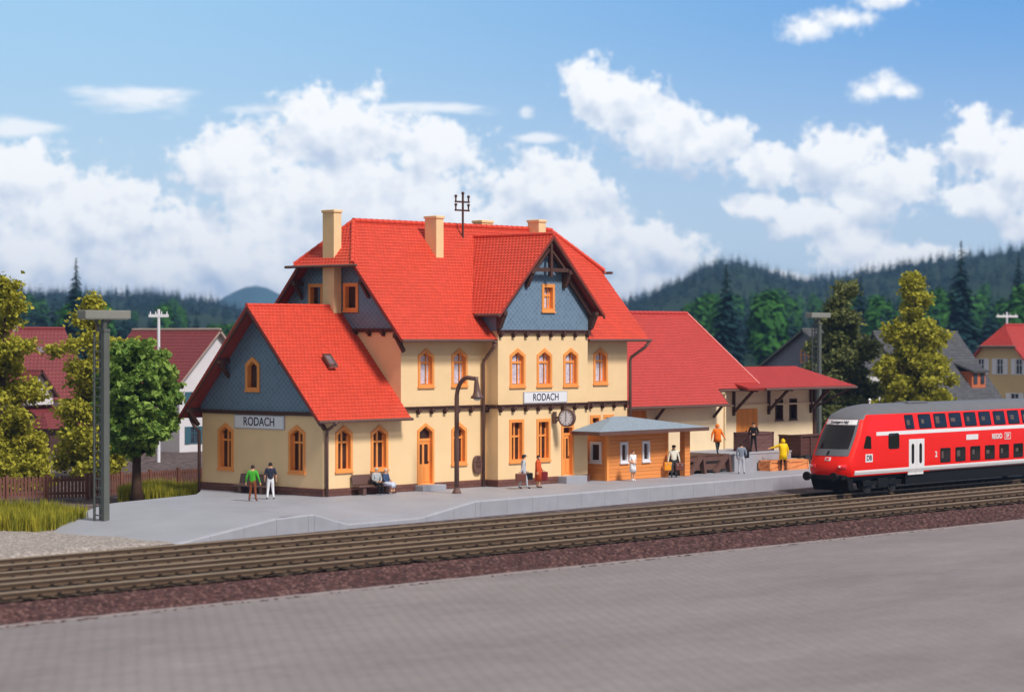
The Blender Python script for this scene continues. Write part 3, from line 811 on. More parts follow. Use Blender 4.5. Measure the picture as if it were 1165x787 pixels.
def conifer_arrays(r, h, w_, tiers, per):
    """needle sprays of one spruce, in its own coordinates"""
    C = []; N = []; U = []; S = []
    for t in range(tiers):
        f = t/(tiers-1.0); z = h*(0.10+0.88*f); rad = w_*(1-f)**0.85*r.uniform(0.75, 1.15)+w_*0.03
        k = max(3, int(per*(1-f*0.75)))
        a_ = r.uniform(0, 6.283)+np.arange(k)*6.283/k+r.normal(0, .2, k)
        L = rad*r.uniform(0.65, 1.1, k)
        C.append(np.stack([np.cos(a_)*L*0.5, np.sin(a_)*L*0.5, z-L*0.22+r.normal(0, h*0.01, k)], 1))
        u = np.stack([np.cos(a_), np.sin(a_), -0.45*np.ones(k)], 1); u /= np.linalg.norm(u, axis=1)[:, None]
        U.append(u); S.append(np.maximum(L*0.55, h*0.015))
        n = np.stack([np.cos(a_)*0.4, np.sin(a_)*0.4, np.ones(k)], 1)+r.normal(0, .25, (k, 3)); n -= u*np.sum(n*u, 1)[:, None]; n /= np.linalg.norm(n, axis=1)[:, None]; N.append(n)
    return np.concatenate(C), np.concatenate(N), np.concatenate(U), np.concatenate(S)
def forest(name, mat, spots, tiers, per, seed, kinds=None, broad=False):
    r = np.random.default_rng(seed); A = [[], [], [], []]
    for (p, h) in spots:
        if broad:
            k = per; d = unit(r, k); C = d*np.array([h*0.22, h*0.22, h*0.44])*r.uniform(.75, 1.05, (k, 1))+np.array([0, 0, h*0.52]); N = d.copy(); N[:, 2] = np.abs(N[:, 2])+0.2
            N += r.normal(0, .3, (k, 3)); N /= np.linalg.norm(N, axis=1)[:, None]; U = np.cross(N, unit(r, k)); U /= np.linalg.norm(U, axis=1)[:, None]; S = h*0.06*r.uniform(.6, 1.4, k)
        else: C, N, U, S = conifer_arrays(r, h, h*r.uniform(0.20, 0.30), tiers, per)
        A[0].append(C+np.array(p)); A[1].append(N); A[2].append(U); A[3].append(S)
    C, N, U, S = (np.concatenate(x) for x in A)
    o = quads_mesh(name, C, N, U, S, mat, None, asp=0.75); return o
def woods():
    r = np.random.default_rng(5)
    far, mid_d, mid_g = [], [], []
    while len(far) < 2600:
        px = r.uniform(-40, 1210); fw = r.uniform(1150, 2250)
        if 330 < px < 690: continue
        rt = (px-582)/2813*fw
        far.append(((*at(rt, fw)[:2], float(hill_h(np.array([rt]), np.array([fw]))[0])-1.5), r.uniform(7, 13)))
    far_ridge = 0
    while far_ridge < 420:
        px = r.uniform(-40, 1210); fw = r.uniform(1950, 2200)
        if 340 < px < 680: continue
        rt = (px-582)/2813*fw; far_ridge += 1
        far.append(((*at(rt, fw)[:2], float(hill_h(np.array([rt]), np.array([fw]))[0])-1.5), r.uniform(6, 12)))
    tag(forest("distant_conifer_forest", M['needle'], far, 9, 7, 3), "dark blue green conifer forest covering the far hills on the horizon", "forest", kind='stuff')
    for _ in range(430):
        px = r.uniform(-30, 1200); fw = r.uniform(430, 1050)
        if 340 < px < 700: continue
        rt = (px-582)/2813*fw; z = float(hill_h(np.array([rt]), np.array([fw]))[0])-0.8
        hmax = max(3.0, float(np.interp(px, [0, 60, 90, 130, 160, 190, 215, 235, 330, 700, 770, 800, 900, 1000, 1100, 1200], [64, 58, 44, 42, 30, 46, 40, 20, 16, 22, 30, 54, 58, 50, 62, 66]))/2813*fw*r.uniform(.75, 1.05)+7.8-z)
        e = ((*at(rt, fw)[:2], z), min(r.uniform(11, 24), hmax))
        (mid_g if r.random() < (0.20 if px < 330 else 0.30) else mid_d).append(e)
    tag(forest("conifer_wood", M['needle'], mid_d, 16, 12, 9), "dark spruces of the nearer wood behind the houses", "wood", kind='stuff')
    tag(forest("broadleaf_wood", M['needle2'], mid_g, 0, 420, 10, broad=True), "bright green leafy trees of the nearer wood behind the houses", "wood", kind='stuff')
woods()
# ------------------------------------------------------------------ the station
M['verge'] = plain("red brown verge board", (146, 58, 46), 0.6, 0.3, 0.12)
ROOF = [M['roof'], M['verge']]
XP, YP, XM, YM = (1, 0, 0), (0, 1, 0), (-1, 0, 0), (0, -1, 0)
def ridge_tiles(b, p, q, r=0.13, step=0.42):
    p, q = Vector(p), Vector(q); L = (q-p).length; n = max(1, int(L/step)); d = (q-p)/n
    for i in range(n):
        a_ = p+d*i; e = a_+d*1.12
        b.tube([a_, e], [r*1.12, r*0.9], 9)
def station():
    st = thing("station_building", (0, 0, 0), "cream plastered station with red tiled roofs and blue slate gables beside the platform", "railway station")
    # --- walls
    b = B()
    front_lo = [(1.40, 1.17, 1.15, 2.30), (3.86, 1.15, 1.2, 2.27), (9.65, 1.22, 1.14, 2.20)]
    d1 = (7.17, 0.29, 1.22, 3.15)
    wall(b, (0, 0, 0), XP, YM, [(0, 0), (11.67, 0), (11.67, 4.2), (0, 4.2)], [hole(*x) for x in front_lo]+[hole(*d1)])
    ga = [(1.84, 1.08, 1.18, 2.38), (7.18, 1.08, 1.2, 2.40)]
    wall(b, (0, 9.05, 0), YM, XM, [(0, -.6), (9.05, -.6), (9.05, 4.4), (0, 4.4)], [hole(*x) for x in ga])
    wall(b, (5.4, 9.05, 0), XM, YP, [(0, -.6), (5.4, -.6), (5.4, 4.4), (0, 4.4)])
    b.build("annex_wall", M['cream'], st)
    b = B()
    up = [(7.20, 5.27, 1.16, 1.98), (9.68, 5.27, 1.18, 1.98)]
    wall(b, (0, 0, 0), XP, YM, [(5.4, 4.2), (11.67, 4.2), (11.67, 8.5), (5.4, 8.5)], [hole(*x) for x in up])
    upr = [(20.99, 5.23, 1.2, 2.02)]; lor = [(20.54, 1.4, 0.84, 2.14), (21.67, 1.4, 0.84, 2.14)]
    wall(b, (0, 0, 0), XP, YM, [(18.86, 0), (23.3, 0), (23.3, 8.5), (18.86, 8.5)], [hole(*x) for x in upr]+[hole(*x, False) for x in lor])
    wall(b, (5.4, 9.5, 0), YM, XM, [(0, 0), (9.5, 0), (9.5, 8.55), (0, 8.55)])
    wall(b, (23.3, 0, 0), YP, XP, [(0, 0), (9.5, 0), (9.5, 8.5), (6.7, 11.6), (2.8, 11.6), (0, 8.5)])
    wall(b, (23.3, 9.5, 0), XM, YP, [(0, 0), (17.9, 0), (17.9, 8.5), (0, 8.5)])
    b.build("main_wall", M['cream'], st)
    b = B()
    bu = [(13.17, 5.20, 1.2, 2.05), (15.30, 5.20, 1.2, 2.05), (17.44, 5.18, 1.2, 2.08)]
    bl = [(13.10, 1.24, 1.12, 2.26), (15.22, 1.24, 1.08, 2.24)]; bd = (17.18, 0.38, 1.0, 2.75)
    wall(b, (0, -.9, 0), XP, YM, [(11.67, 0), (18.86, 0), (18.86, 8.2), (11.67, 8.2)], [hole(*x) for x in bu]+[hole(*x, False) for x in bl]+[hole(*bd, False)])
    wall(b, (11.67, 0.6, 0), YM, XM, [(0, 0), (1.5, 0), (1.5, 8.3), (0, 8.3)])
    wall(b, (18.86, -.9, 0), YP, XP, [(0, 0), (1.5, 0), (1.5, 8.3), (0, 8.3)])
    b.build("bay_wall", M['cream'], st)
    # --- slate gables
    def slate(name, O, ad, nd, outer, holes):
        b = B(); wall(b, O, ad, nd, outer, holes, 0.2)
        n_ = Vector(nd); a_ = Vector(ad); P = [Vector(O)+a_*p[0]+Vector((0, 0, p[1])) for p in outer]
        for i in range(len(P)):
            p, q = P[i], P[(i+1) % len(P)]; b.add([p, q, q-n_*0.09, p-n_*0.09], [(0, 1, 2, 3)])
        return b.build(name, M['slate'], st)
    gw = (3.98, 5.12, 1.06, 1.72)
    slate("annex_gable", (-.075, 9.05, 0), YM, XM, [(-.03, 4.05), (9.08, 4.05), (9.08, 4.42), (4.52, 9.25), (-.03, 4.42)], [hole(*gw)])
    mg = [(5.94, 9.16, 1.1, 1.46), (3.30, 9.16, 1.1, 1.46)]
    slate("main_gable", (5.325, 9.5, 0), YM, XM, [(-.02, 8.25), (9.52, 8.25), (9.52, 8.5), (6.72, 11.62), (2.78, 11.62), (-.02, 8.5)], [hole(*x, False) for x in mg])
    bw = (15.53, 9.18, 1.02, 1.48)
    slate("bay_gable", (0, -.97, 0), XP, YM, [(11.6, 8.16), (18.93, 8.16), (18.93, 9.38), (15.27, 13.1), (11.6, 9.38)], [hole(*bw, False)])
    for x0, x1 in ((11.6, 11.75), (18.78, 18.93)):
        b = B(); b.prism([(x0, -.95, 8.16), (x0, -.45, 8.16), (x0, .72, 9.45), (x0, -.95, 9.45)], (x1-x0, 0, 0)); b.build("bay_cheek", M['slate'], st)
    # --- windows and doors
    for x in front_lo: window(st, (0, 0, 0), XP, YM, *x)
    for x in ga: window(st, (0, 9.05, 0), YM, XM, *x)
    for x in up+upr: window(st, (0, 0, 0), XP, YM, *x, style='curtain')
    for x in lor: window(st, (0, 0, 0), XP, YM, *x, gothic=False)
    for x in bu: window(st, (0, -.9, 0), XP, YM, *x, style='curtain')
    for x in bl: window(st, (0, -.9, 0), XP, YM, *x, gothic=False)
    window(st, (-.075, 9.05, 0), YM, XM, *gw, style='plain', fw=0.17)
    for x in mg: window(st, (5.325, 9.5, 0), YM, XM, *x, gothic=False, style='plain', fw=0.17)
    window(st, (0, -.97, 0), XP, YM, *bw, gothic=False, style='curtain', fw=0.17)
    door(st, (0, 0, 0), XP, YM, *d1); door(st, (0, -.9, 0), XP, YM, *bd, gothic=False)
    # --- plinth
    b = B()
    def pl(O, ad, nd, x0, x1, z0, z1):
        a_, n_, O = Vector(ad), Vector(nd), Vector(O)
        P = [O+a_*x0, O+a_*x1]
        f = [P[0]+n_*.09, P[1]+n_*.09]
        b.add([f[0]+Vector((0,0,z0)), f[1]+Vector((0,0,z0)), f[1]+Vector((0,0,z1)), f[0]+Vector((0,0,z1))], [(0,1,2,3)], [[(x0,z0),(x1,z0),(x1,z1),(x0,z1)]])
        b.add([f[0]+Vector((0,0,z1)), f[1]+Vector((0,0,z1)), P[1]+Vector((0,0,z1+.03)), P[0]+Vector((0,0,z1+.03))], [(0,1,2,3)], [[(x0,0),(x1,0),(x1,.1),(x0,.1)]])
    pl((0, 9.05, 0), YM, XM, -.09, 9.14, -.7, 0.36)
    for x0, x1 in ((-.09, 6.52), (7.82, 11.6)): pl((0, 0, 0), XP, YM, x0, x1, -.05, 0.34)
    pl((11.67, 0, 0), YM, XM, 0.0, 0.99, -.05, 0.34)
    for x0, x1 in ((11.58, 16.6), (17.76, 18.95)): pl((0, -.9, 0), XP, YM, x0, x1, -.05, 0.34)
    pl((0, 0, 0), XP, YM, 18.95, 23.39, -.05, 0.34)
    b.build("plinth", M['plinth'], st)
    for x, y, zt in ((7.17, -.33, .29), (17.18, -1.25, .38)):
        b = B(); b.rng(x-.85, x+.85, y-.35, y+.33, -.02, zt); b.build("step", M['concrete'], st, bevel=0.03)
    # --- timber cornices with little brackets
    def cornice(O, ad, nd, x0, x1, z, br=1.02):
        b = B()
        a_, n_, O = Vector(ad), Vector(nd), Vector(O)
        p, q = O+a_*x0+n_*.06, O+a_*x1+n_*.06
        b.bar(p+Vector((0,0,z)), q+Vector((0,0,z)), 0.15, 0.13); b.bar(p+n_*.03+Vector((0,0,z+.10)), q+n_*.03+Vector((0,0,z+.10)), 0.20, 0.06)
        n = int((x1-x0)/br) if br else -1
        for i in range(n+1):
            c = O+a_*(x0+0.2+(x1-x0-0.4)*i/max(1, n))+n_*.11+Vector((0, 0, z-.06))
            b.box(c, (0.2, 0.24, 0.2) if abs(a_.x) > .5 else (0.24, 0.2, 0.2)); b.box(c+Vector((0,0,-.14))-n_*.05, (0.14, 0.16, 0.14) if abs(a_.x) > .5 else (0.16, 0.14, 0.14))
        b.build("cornice", M['brown'], st)
    cornice((0, 0, 0), XP, YM, 5.4, 11.66, 4.16); cornice((11.67, 0, 0), YM, XM, 0, 0.9, 4.16); cornice((0, -.9, 0), XP, YM, 11.6, 18.9, 4.16); cornice((0, 0, 0), XP, YM, 18.9, 23.3, 4.16)
    cornice((0, -.9, 0), XP, YM, 11.6, 18.95, 8.08); cornice((5.4, 9.5, 0), YM, XM, 0, 9.5, 8.14); cornice((0, 9.05, 0), YM, XM, 0, 9.05, 4.0, 0)
    # --- roofs
    b = B()
    roof_plane(b, [(-.95, -.72, 3.76), (5.40, -.72, 3.76), (5.40, 4.55, 9.43), (-.95, 4.55, 9.43)])
    roof_plane(b, [(5.40, 9.82, 3.76), (-.95, 9.82, 3.76), (-.95, 4.55, 9.43), (5.40, 4.55, 9.43)])
    r = b.build("annex_roof", ROOF, st)
    b = B(); ridge_tiles(b, (-.97, 4.55, 9.42), (5.3, 4.55, 9.42), 0.10); b.build("ridge_cap", M['roof_plain'], r)
    b = B(); b.bar((1.82, 1.42, 6.38), (1.82, 1.88, 6.88), 0.10, 0.14); b.bar((2.26, 1.42, 6.38), (2.26, 1.88, 6.88), 0.10, 0.14); b.bar((1.78, 1.40, 6.38), (2.30, 1.40, 6.38), 0.08, 0.14); b.bar((1.78, 1.90, 6.92), (2.30, 1.90, 6.92), 0.08, 0.14)
    sk = b.build("skylight", M['brown2'], r); g = B(); g.add([(1.86, 1.46, 6.49), (2.22, 1.46, 6.49), (2.22, 1.84, 6.90), (1.86, 1.84, 6.90)], [(0,1,2,3)]); g.build("pane", M['skyglass'], sk)
    b = B()
    EL, ER, Zr = 4.62, 24.2, 13.9
    roof_plane(b, [(EL, -.85, 7.71), (ER, -.85, 7.71), (ER, 2.70, 11.63), (22.25, 4.75, Zr), (6.62, 4.75, Zr), (EL, 2.70, 11.63)])
    roof_plane(b, [(ER, 10.35, 7.71), (EL, 10.35, 7.71), (EL, 6.80, 11.63), (6.62, 4.75, Zr), (22.25, 4.75, Zr), (ER, 6.80, 11.63)])
    roof_plane(b, [(4.36, 7.02, 11.52), (4.36, 2.48, 11.52), (6.62, 4.75, Zr)])
    roof_plane(b, [(24.46, 2.48, 11.52), (24.46, 7.02, 11.52), (22.25, 4.75, Zr)])
    r = b.build("main_roof", ROOF, st)
    b = B(); ridge_tiles(b, (6.62, 4.75, Zr+.02), (22.25, 4.75, Zr+.02))
    for e, hp in (((4.45, 2.56, 11.62), (6.62, 4.75, Zr)), ((4.45, 6.94, 11.62), (6.62, 4.75, Zr)), ((24.37, 2.56, 11.62), (22.25, 4.75, Zr)), ((24.37, 6.94, 11.62), (22.25, 4.75, Zr))): ridge_tiles(b, e, hp, 0.11, 0.36)
    b.build("ridge_cap", M['roof_plain'], r)
    b = B()
    roof_plane(b, [(11.05, -1.62, 9.05), (11.05, 0.32, 9.05), (15.27, 4.16, 13.3), (15.27, -1.62, 13.3)])
    roof_plane(b, [(19.49, 0.32, 9.05), (19.49, -1.62, 9.05), (15.27, -1.62, 13.3), (15.27, 4.16, 13.3)])
    r = b.build("bay_roof", ROOF, st)
    b = B(); ridge_tiles(b, (15.27, -1.64, 13.31), (15.27, 4.2, 13.31), 0.11); b.build("ridge_cap", M['roof_plain'], r)
    # --- verge boards and gable timbers
    def one(name, *fn):
        b = B()
        for f in fn: f(b)
        b.build(name, M['brown'], st)
    yc = 4.55; cx = 15.27
    for s_ in (-1, 1):
        one("verge_board", lambda b: b.prism([(-.94, yc+s_*5.30, 3.48), (-.94, yc+s_*5.30, 3.70), (-.94, yc, 9.36), (-.94, yc, 9.08)], (0.07, 0, 0)))
        for yy, zz in ((2.35, 6.60), (4.75, 4.10)):
            one("bracket", lambda b: b.bar((-.90, yc+s_*yy, zz), (0.0, yc+s_*yy, zz), 0.20, 0.24), lambda b: b.bar((-.66, yc+s_*yy, zz-.08), (-.05, yc+s_*yy, zz-.80), 0.16, 0.18))
        one("verge_board", lambda b: b.prism([(4.64, 4.75+s_*5.58, 7.48), (4.64, 4.75+s_*5.58, 7.68), (4.64, 4.75+s_*2.05, 11.58), (4.64, 4.75+s_*2.05, 11.32)], (0.08, 0, 0)))
        for yy, zz in ((2.5, 10.65), (5.0, 7.9)):
            one("bracket", lambda b: b.bar((4.66, 4.75+s_*yy, zz), (5.4, 4.75+s_*yy, zz), 0.2, 0.24), lambda b: b.bar((4.82, 4.75+s_*yy, zz-.08), (5.36, 4.75+s_*yy, zz-.8), 0.16, 0.18))
        one("verge_board", lambda b: b.prism([(cx+s_*4.24, -1.60, 8.80), (cx+s_*4.24, -1.60, 9.02), (cx, -1.60, 13.24), (cx, -1.60, 12.98)], (0, 0.07, 0)))
        one("rafter", lambda b: b.bar((cx+s_*3.75, -1.12, 8.90), (cx+s_*0.05, -1.12, 12.68), 0.16, 0.2))
        for xx, zz, w_ in ((1.50, 11.30, .24), (3.66, 9.08, .26)):
            X = cx+s_*xx
            one("bracket", lambda b: b.bar((X, -1.52, zz), (X, -.95, zz), w_, 0.22), lambda b: b.prism([(X-w_/2, -1.48, zz-.10), (X-w_/2, -.96, zz-.10), (X-w_/2, -.96, zz-.88), (X-w_/2, -1.14, zz-.80)], (w_, 0, 0)))
        one("strut", lambda b: b.bar((cx+s_*.05, -1.36, 12.5), (cx+s_*1.2, -1.36, 11.45), 0.1, 0.12))
    one("collar_beam", lambda b: b.bar((cx-1.62, -1.36, 11.40), (cx+1.62, -1.36, 11.40), 0.18, 0.2))
    one("king_post", lambda b: b.bar((cx, -1.38, 11.05), (cx, -1.38, 12.85), 0.18, 0.2))
    # --- chimneys
    def chimney(x0, x1, y0, y1, z0, z1, name="chimney"):
        b = B(); b.rng(x0, x1, y0, y1, z0, z1-.12); b.rng(x0-.05, x1+.05, y0-.05, y1+.05, z1-.14, z1); b.rng(x0+.1, x1-.1, y0+.1, y1-.1, z1-.02, z1+.02)
        b.build(name, M['chim'], st, bevel=0.02)
    chimney(4.72, 5.26, 4.20, 5.06, 8.9, 14.40); chimney(11.15, 11.71, 3.08, 3.95, 11.7, 14.28); chimney(16.75, 17.65, 5.0, 5.7, 12.5, 14.30); chimney(20.25, 20.85, 3.90, 4.75, 12.5, 14.42)
    # --- gutters and downpipes
    def gutter(p, q):
        b = B(); b.tube([p, q], 0.075, 8); b.build("gutter", M['brown2'], st)
    gutter((-1.0, -.80, 3.70), (5.45, -.80, 3.70)); gutter((EL-.05, -.93, 7.64), (11.35, -.93, 7.64)); gutter((18.95, -.93, 7.64), (ER+.1, -.93, 7.64))
    gutter((4.30, 7.45, 11.48), (4.30, 2.1, 11.48)); gutter((24.5, 2.1, 11.48), (24.5, 7.45, 11.48)); gutter((11.0, -1.62, 8.97), (11.0, .1, 8.97))
    def pipe(pts):
        b = B(); b.tube(pts, 0.085, 8)
        b.tube([pts[0], Vector(pts[0])+Vector((0, 0, .12))], [0.1, 0.14], 8); b.build("downpipe", M['brown2'], st, smooth=True)
    pipe([(0.12, -.75, 3.55), (0.10, -.20, 3.25), (0.10, -.17, 3.05), (0.10, -.17, 0.0)])
    pipe([(11.42, -.9, 7.50), (11.42, -.82, 7.3), (11.35, -.2, 6.6), (11.35, -.17, 6.4), (11.35, -.17, 0.0)])
    pipe([(24.15, -.9, 7.55), (24.0, -.7, 7.25), (23.52, -.12, 6.7), (23.45, -.1, 6.5), (23.45, -.1, 0.0)])
    pipe([(-.35, 9.55, 3.6), (-.3, 9.3, 3.2), (-.12, 9.15, 3.0), (-.12, 9.15, -.6)])
    # insulator pole on the ridge
    b = B(); px, py, pz = 14.34, 4.17, 13.2
    b.tube([(px, py, pz), (px, py, pz+2.45)], 0.06, 8)
    for z_ in (1.52, 1.98):
        b.bar((px-.55, py+.05, pz+z_), (px+.55, py+.05, pz+z_), 0.10, 0.09)
        for s_ in (-1, 1): b.tube([(px+s_*.5, py+.05, pz+z_), (px+s_*.5, py+.05, pz+z_+.28)], 0.045, 7); b.sphere((px+s_*.5, py+.05, pz+z_+.3), 0.085, 8, 6)
    b.sphere((px, py, pz+2.45), 0.09, 8, 6)
    b.build("roof_pole", M['brown'], st)
    return st
station()

def name_sign(loc, adir, ndir, w_, h_, label):
    t = thing("station_sign", loc, label, "sign")
    O = Vector(loc); a_ = Vector(adir); n_ = Vector(ndir)
    def bd(w2, h2, d0, d1, nm, m):
        b = B(); P = [O+a_*x*w2/2+Vector((0, 0, z*h2/2))+n_*d0 for x, z in ((-1,-1),(1,-1),(1,1),(-1,1))]; b.prism(P, n_*(d1-d0)); return b.build(nm, m, t)
    bd(w_, h_, 0.0, 0.05, "rim", M['sign_edge']); bd(w_-.10, h_-.09, 0.045, 0.062, "board", M['sign_white'])
    text_mesh("lettering", "RODACH", h_*0.86, M['ink'], t, O+n_*0.066, adir, ndir, 0.92, 0.004)
name_sign((15.36, -.91, 4.62), XP, YM, 3.5, 0.62, "white RODACH name sign below the upper windows of the station front")
name_sign((-.01, 4.62, 3.56), YM, XM, 3.75, 0.70, "white RODACH name sign under the slate gable at the low end of the station")

def clock():
    t = thing("station_clock", (16.4, -.9, 3.5), "round white clock in a brown case hung on a wall bracket of the station", "clock")
    c = Vector((16.13, -1.72, 3.52)); b = B()
    ring = 24
    b.tube([c+Vector((-.09, 0, 0)), c+Vector((.09, 0, 0))], 0.47, ring)
    for s_ in (-1, 1):
        for k in range(ring):
            a0, a1 = 2*math.pi*k/ring, 2*math.pi*(k+1)/ring; f = lambda a_, r, x: c+Vector((x, math.cos(a_)*r, math.sin(a_)*r))
            b.add([f(a0, .47, s_*.09), f(a1, .47, s_*.09), f(a1, .48, s_*.12), f(a0, .48, s_*.12)], [(0,1,2,3)]); b.add([f(a0, .48, s_*.12), f(a1, .48, s_*.12), f(a1, .40, s_*.12), f(a0, .40, s_*.12)], [(0,1,2,3)]); b.add([f(a0, .40, s_*.12), f(a1, .40, s_*.12), f(a1, .40, s_*.08), f(a0, .40, s_*.08)], [(0,1,2,3)])
    b.build("case", M['brown2'], t)
    b = B(); b.bar((16.13, -.93, 3.52), (16.13, -1.35, 3.52), 0.12, 0.14); b.rng(16.02, 16.24, -1.05, -.91, 3.2, 3.84); b.bar((16.13, -.98, 3.25), (16.13, -1.30, 3.47), 0.08, 0.08); b.build("bracket", M['brown2'], t)
    for s_ in (-1, 1):
        b = B(); b.tube([c+Vector((s_*.085, 0, 0)), c+Vector((s_*.10, 0, 0))], 0.405, ring); f = b.build("face", M['sign_white'], t)
        b = B()
        for k in range(12):
            a_ = math.pi*k/6; p = c+Vector((s_*.103, math.cos(a_)*.29, math.sin(a_)*.29)); q = c+Vector((s_*.103, math.cos(a_)*.37, math.sin(a_)*.37)); b.bar(p, q, 0.012, 0.03 if k % 3 else 0.05, up=(1, 0, 0))
        m = b.build("hour_marks", M['ink'], f); m["kind"] = 'stuff'
        for dz0, dz1, w_ in ((-.05, .32, .03), (.06, -.21, .04)):
            b = B(); b.bar(c+Vector((s_*.106, 0, dz0)), c+Vector((s_*.106, .012, dz1)), 0.012, w_, up=(1, 0, 0)); b.build("hand", M['ink'], f)
clock()
for o_ in col.objects:
    if o_.name == 'station_clock': o_.rotation_euler = (0, 0, R(14)); o_.location.x -= .17
def plaque():
    t = thing("wall_box", (10.98, -.02, 1.17), "oval brown cast box fixed to the cream wall left of the bay", "letter box")
    b = B(); pts = []
    for k in range(20):
        a_ = 2*math.pi*k/20; pts.append((10.98+math.copysign(abs(math.cos(a_))**0.7, math.cos(a_))*.34, -.02, 1.17+math.copysign(abs(math.sin(a_))**0.8, math.sin(a_))*.48))
    b.prism(pts[::-1], (0, -.14, 0)); b.build("body", M['brown2'], t, bevel=0.04)
    b = B(); b.rng(10.78, 11.18, -.185, -.15, 1.27, 1.36); b.rng(10.82, 11.14, -.18, -.15, 1.02, 1.18); b.rng(10.88, 11.08, -.18, -.15, 1.44, 1.54); b.build("slot_plate", M['brown'], t)
plaque()

# ------------------------------------------------------------------ goods shed
def goods_shed():
    t = thing("goods_shed", (30, 3, 0), "sand coloured goods shed with red hipped roof joined to the right of the station", "goods shed")
    b = B()
    dA = (34.6, 1.05, 0.1, 0.1)
    wall(b, (0, 3, 0), XP, YM, [(23.3, -.1), (36.2, -.1), (36.2, 4.75), (23.3, 4.75)], [arch_poly(27.6, 1.1, 2.2, 2.45, False)])
    wall(b, (36.2, 3, 0), YP, XP, [(0, -.1), (8, -.1), (8, 4.8), (0, 4.8)])
    dB = arch_poly(39.75, 0.9, 2.25, 2.5, False); wb = [(43.05, 2.62, 0.78, 1.32), (44.55, 2.62, 0.78, 1.32)]
    wall(b, (0, 4, 0), XP, YM, [(36.2, -.1), (46.8, -.1), (46.8, 5.15), (36.2, 5.15)], [dB]+[hole(*x, False) for x in wb])
    wall(b, (46.8, 4, 0), YP, XP, [(0, -.1), (6, -.1), (6, 5.2), (2.7, 5.85), (0, 5.15)])
    wall(b, (46.8, 11, 0), XM, YP, [(0, -.1), (23.5, -.1), (23.5, 4.7), (0, 4.7)])
    b.build("wall", M['sand'], t)
    for x in wb: window(t, (0, 4, 0), XP, YM, *x, gothic=False, style='plain', mat=M['brown'], fw=0.06)
    for (x0, x1, y, z0, z1) in ((38.63, 40.87, 4, 0.9, 3.38), (26.5, 28.7, 3, 1.1, 3.53)):
        b = B(); b.rng(x0, x1, y+.1, y+.2, z0, z1); d = b.build("door", M['orange_vplank'], t); b = B(); b.rng((x0+x1)/2-.05, (x0+x1)/2+.05, y+.05, y+.11, z0+.9, z0+1.15); b.build("handle", M['brown'], d)
    b = B(); b.bar((36.2, 3.93, 3.62), (46.8, 3.93, 3.62), 0.1, 0.1); b.build("sill_band", M['sand'], t)
    # steep roof, its front eave cut back over the loading door
    b = B(); k = 1.105
    z = lambda y: 3.82+k*(y-2.0)
    yr = 6.95; zr = z(yr)
    roof_plane(b, [(23.35, 2.0, 3.82), (35.25, 2.0, 3.82), (35.25, 2.8, z(2.8)), (35.25, yr, zr), (23.35, yr, zr)])
    roof_plane(b, [(35.25, 2.8, z(2.8)), (39.85, 2.8, z(2.8)), (37.45, yr, zr), (35.25, yr, zr)])
    roof_plane(b, [(39.85, 2.8, z(2.8)), (39.85, 11.1, z(2.8)), (37.45, yr, zr)])
    roof_plane(b, [(39.85, 11.9, 3.82), (23.35, 11.9, 3.82), (23.35, yr, zr), (37.45, yr, zr)])
    r = b.build("roof", [M['roof_shed'], M['verge']], t)
    b = B(); ridge_tiles(b, (23.4, yr, zr+.02), (37.45, yr, zr+.02), 0.11); ridge_tiles(b, (39.8, 2.88, z(2.8)+.06), (37.45, yr, zr+.03), 0.08); b.build("ridge_cap", M['roof_shed'], r)
    b = B()
    roof_plane(b, [(37.2, 2.0, 4.72), (48.6, 2.0, 4.72), (48.6, 6.7, 5.92), (37.2, 6.7, 5.92)], lift=0.03)
    roof_plane(b, [(48.6, 11.4, 4.72), (37.2, 11.4, 4.72), (37.2, 6.7, 5.92), (48.6, 6.7, 5.92)], lift=0.03)
    r2 = b.build("canopy_roof", [M['roof_shed'], M['verge']], t)
    b = B()
    for p, q in (((23.4, 1.93, 3.74), (35.3, 1.93, 3.74)), ((35.3, 2.72, 4.60), (39.9, 2.72, 4.60)), ((38.9, 1.93, 4.63), (48.65, 1.93, 4.63))): b.tube([p, q], 0.07, 8)
    b.build("gutter", M['brown2'], t)
    # brackets under the canopy
    for x in (38.3, 41.9, 46.4):
        b = B(); b.bar((x, 3.95, 4.62), (x, 2.1, 4.56), 0.16, 0.16); b.bar((x, 3.95, 3.2), (x, 2.5, 4.5), 0.15, 0.15); b.bar((x, 3.93, 4.6), (x, 3.93, 3.0), 0.15, 0.15); b.build("bracket", M['brown'], t)
    b = B(); b.bar((46.8, 3.95, 0.0), (46.8, 3.95, 4.7), 0.2, 0.2); b.bar((46.8, 4.05, 3.3), (48.4, 2.2, 4.58), 0.14, 0.14); b.bar((46.8, 4.0, 4.62), (48.5, 4.0, 4.66), 0.14, 0.16); b.bar((46.8, 4, 3.2), (48.3, 4, 4.6), 0.13, 0.13); b.build("bracket", M['brown'], t)
    b = B()
    for x in (24.2, 29.5, 35.0):
        b = B(); b.bar((x, 2.95, 3.95), (x, 2.08, 3.74), 0.14, 0.16); b.bar((x, 2.95, 3.0), (x, 2.3, 3.7), 0.12, 0.14); b.build("bracket", M['brown'], t)
    b = B(); b.bar((35.25, 2.0, 3.72), (35.25, 2.85, 4.66), 0.1, 0.16); b.build("verge_board", M['brown'], t)
    for x in (30.9, 32.4):
        b = B(); b.rng(x-.32, x+.32, 2.9, 2.995, 3.62, 3.86); b.build("vent", M['brown'], t)
    b = B(); b.tube([(36.1, 2.92, 4.4), (36.1, 2.92, 0)], 0.06, 8); b.build("downpipe", M['sand'], t)
goods_shed()
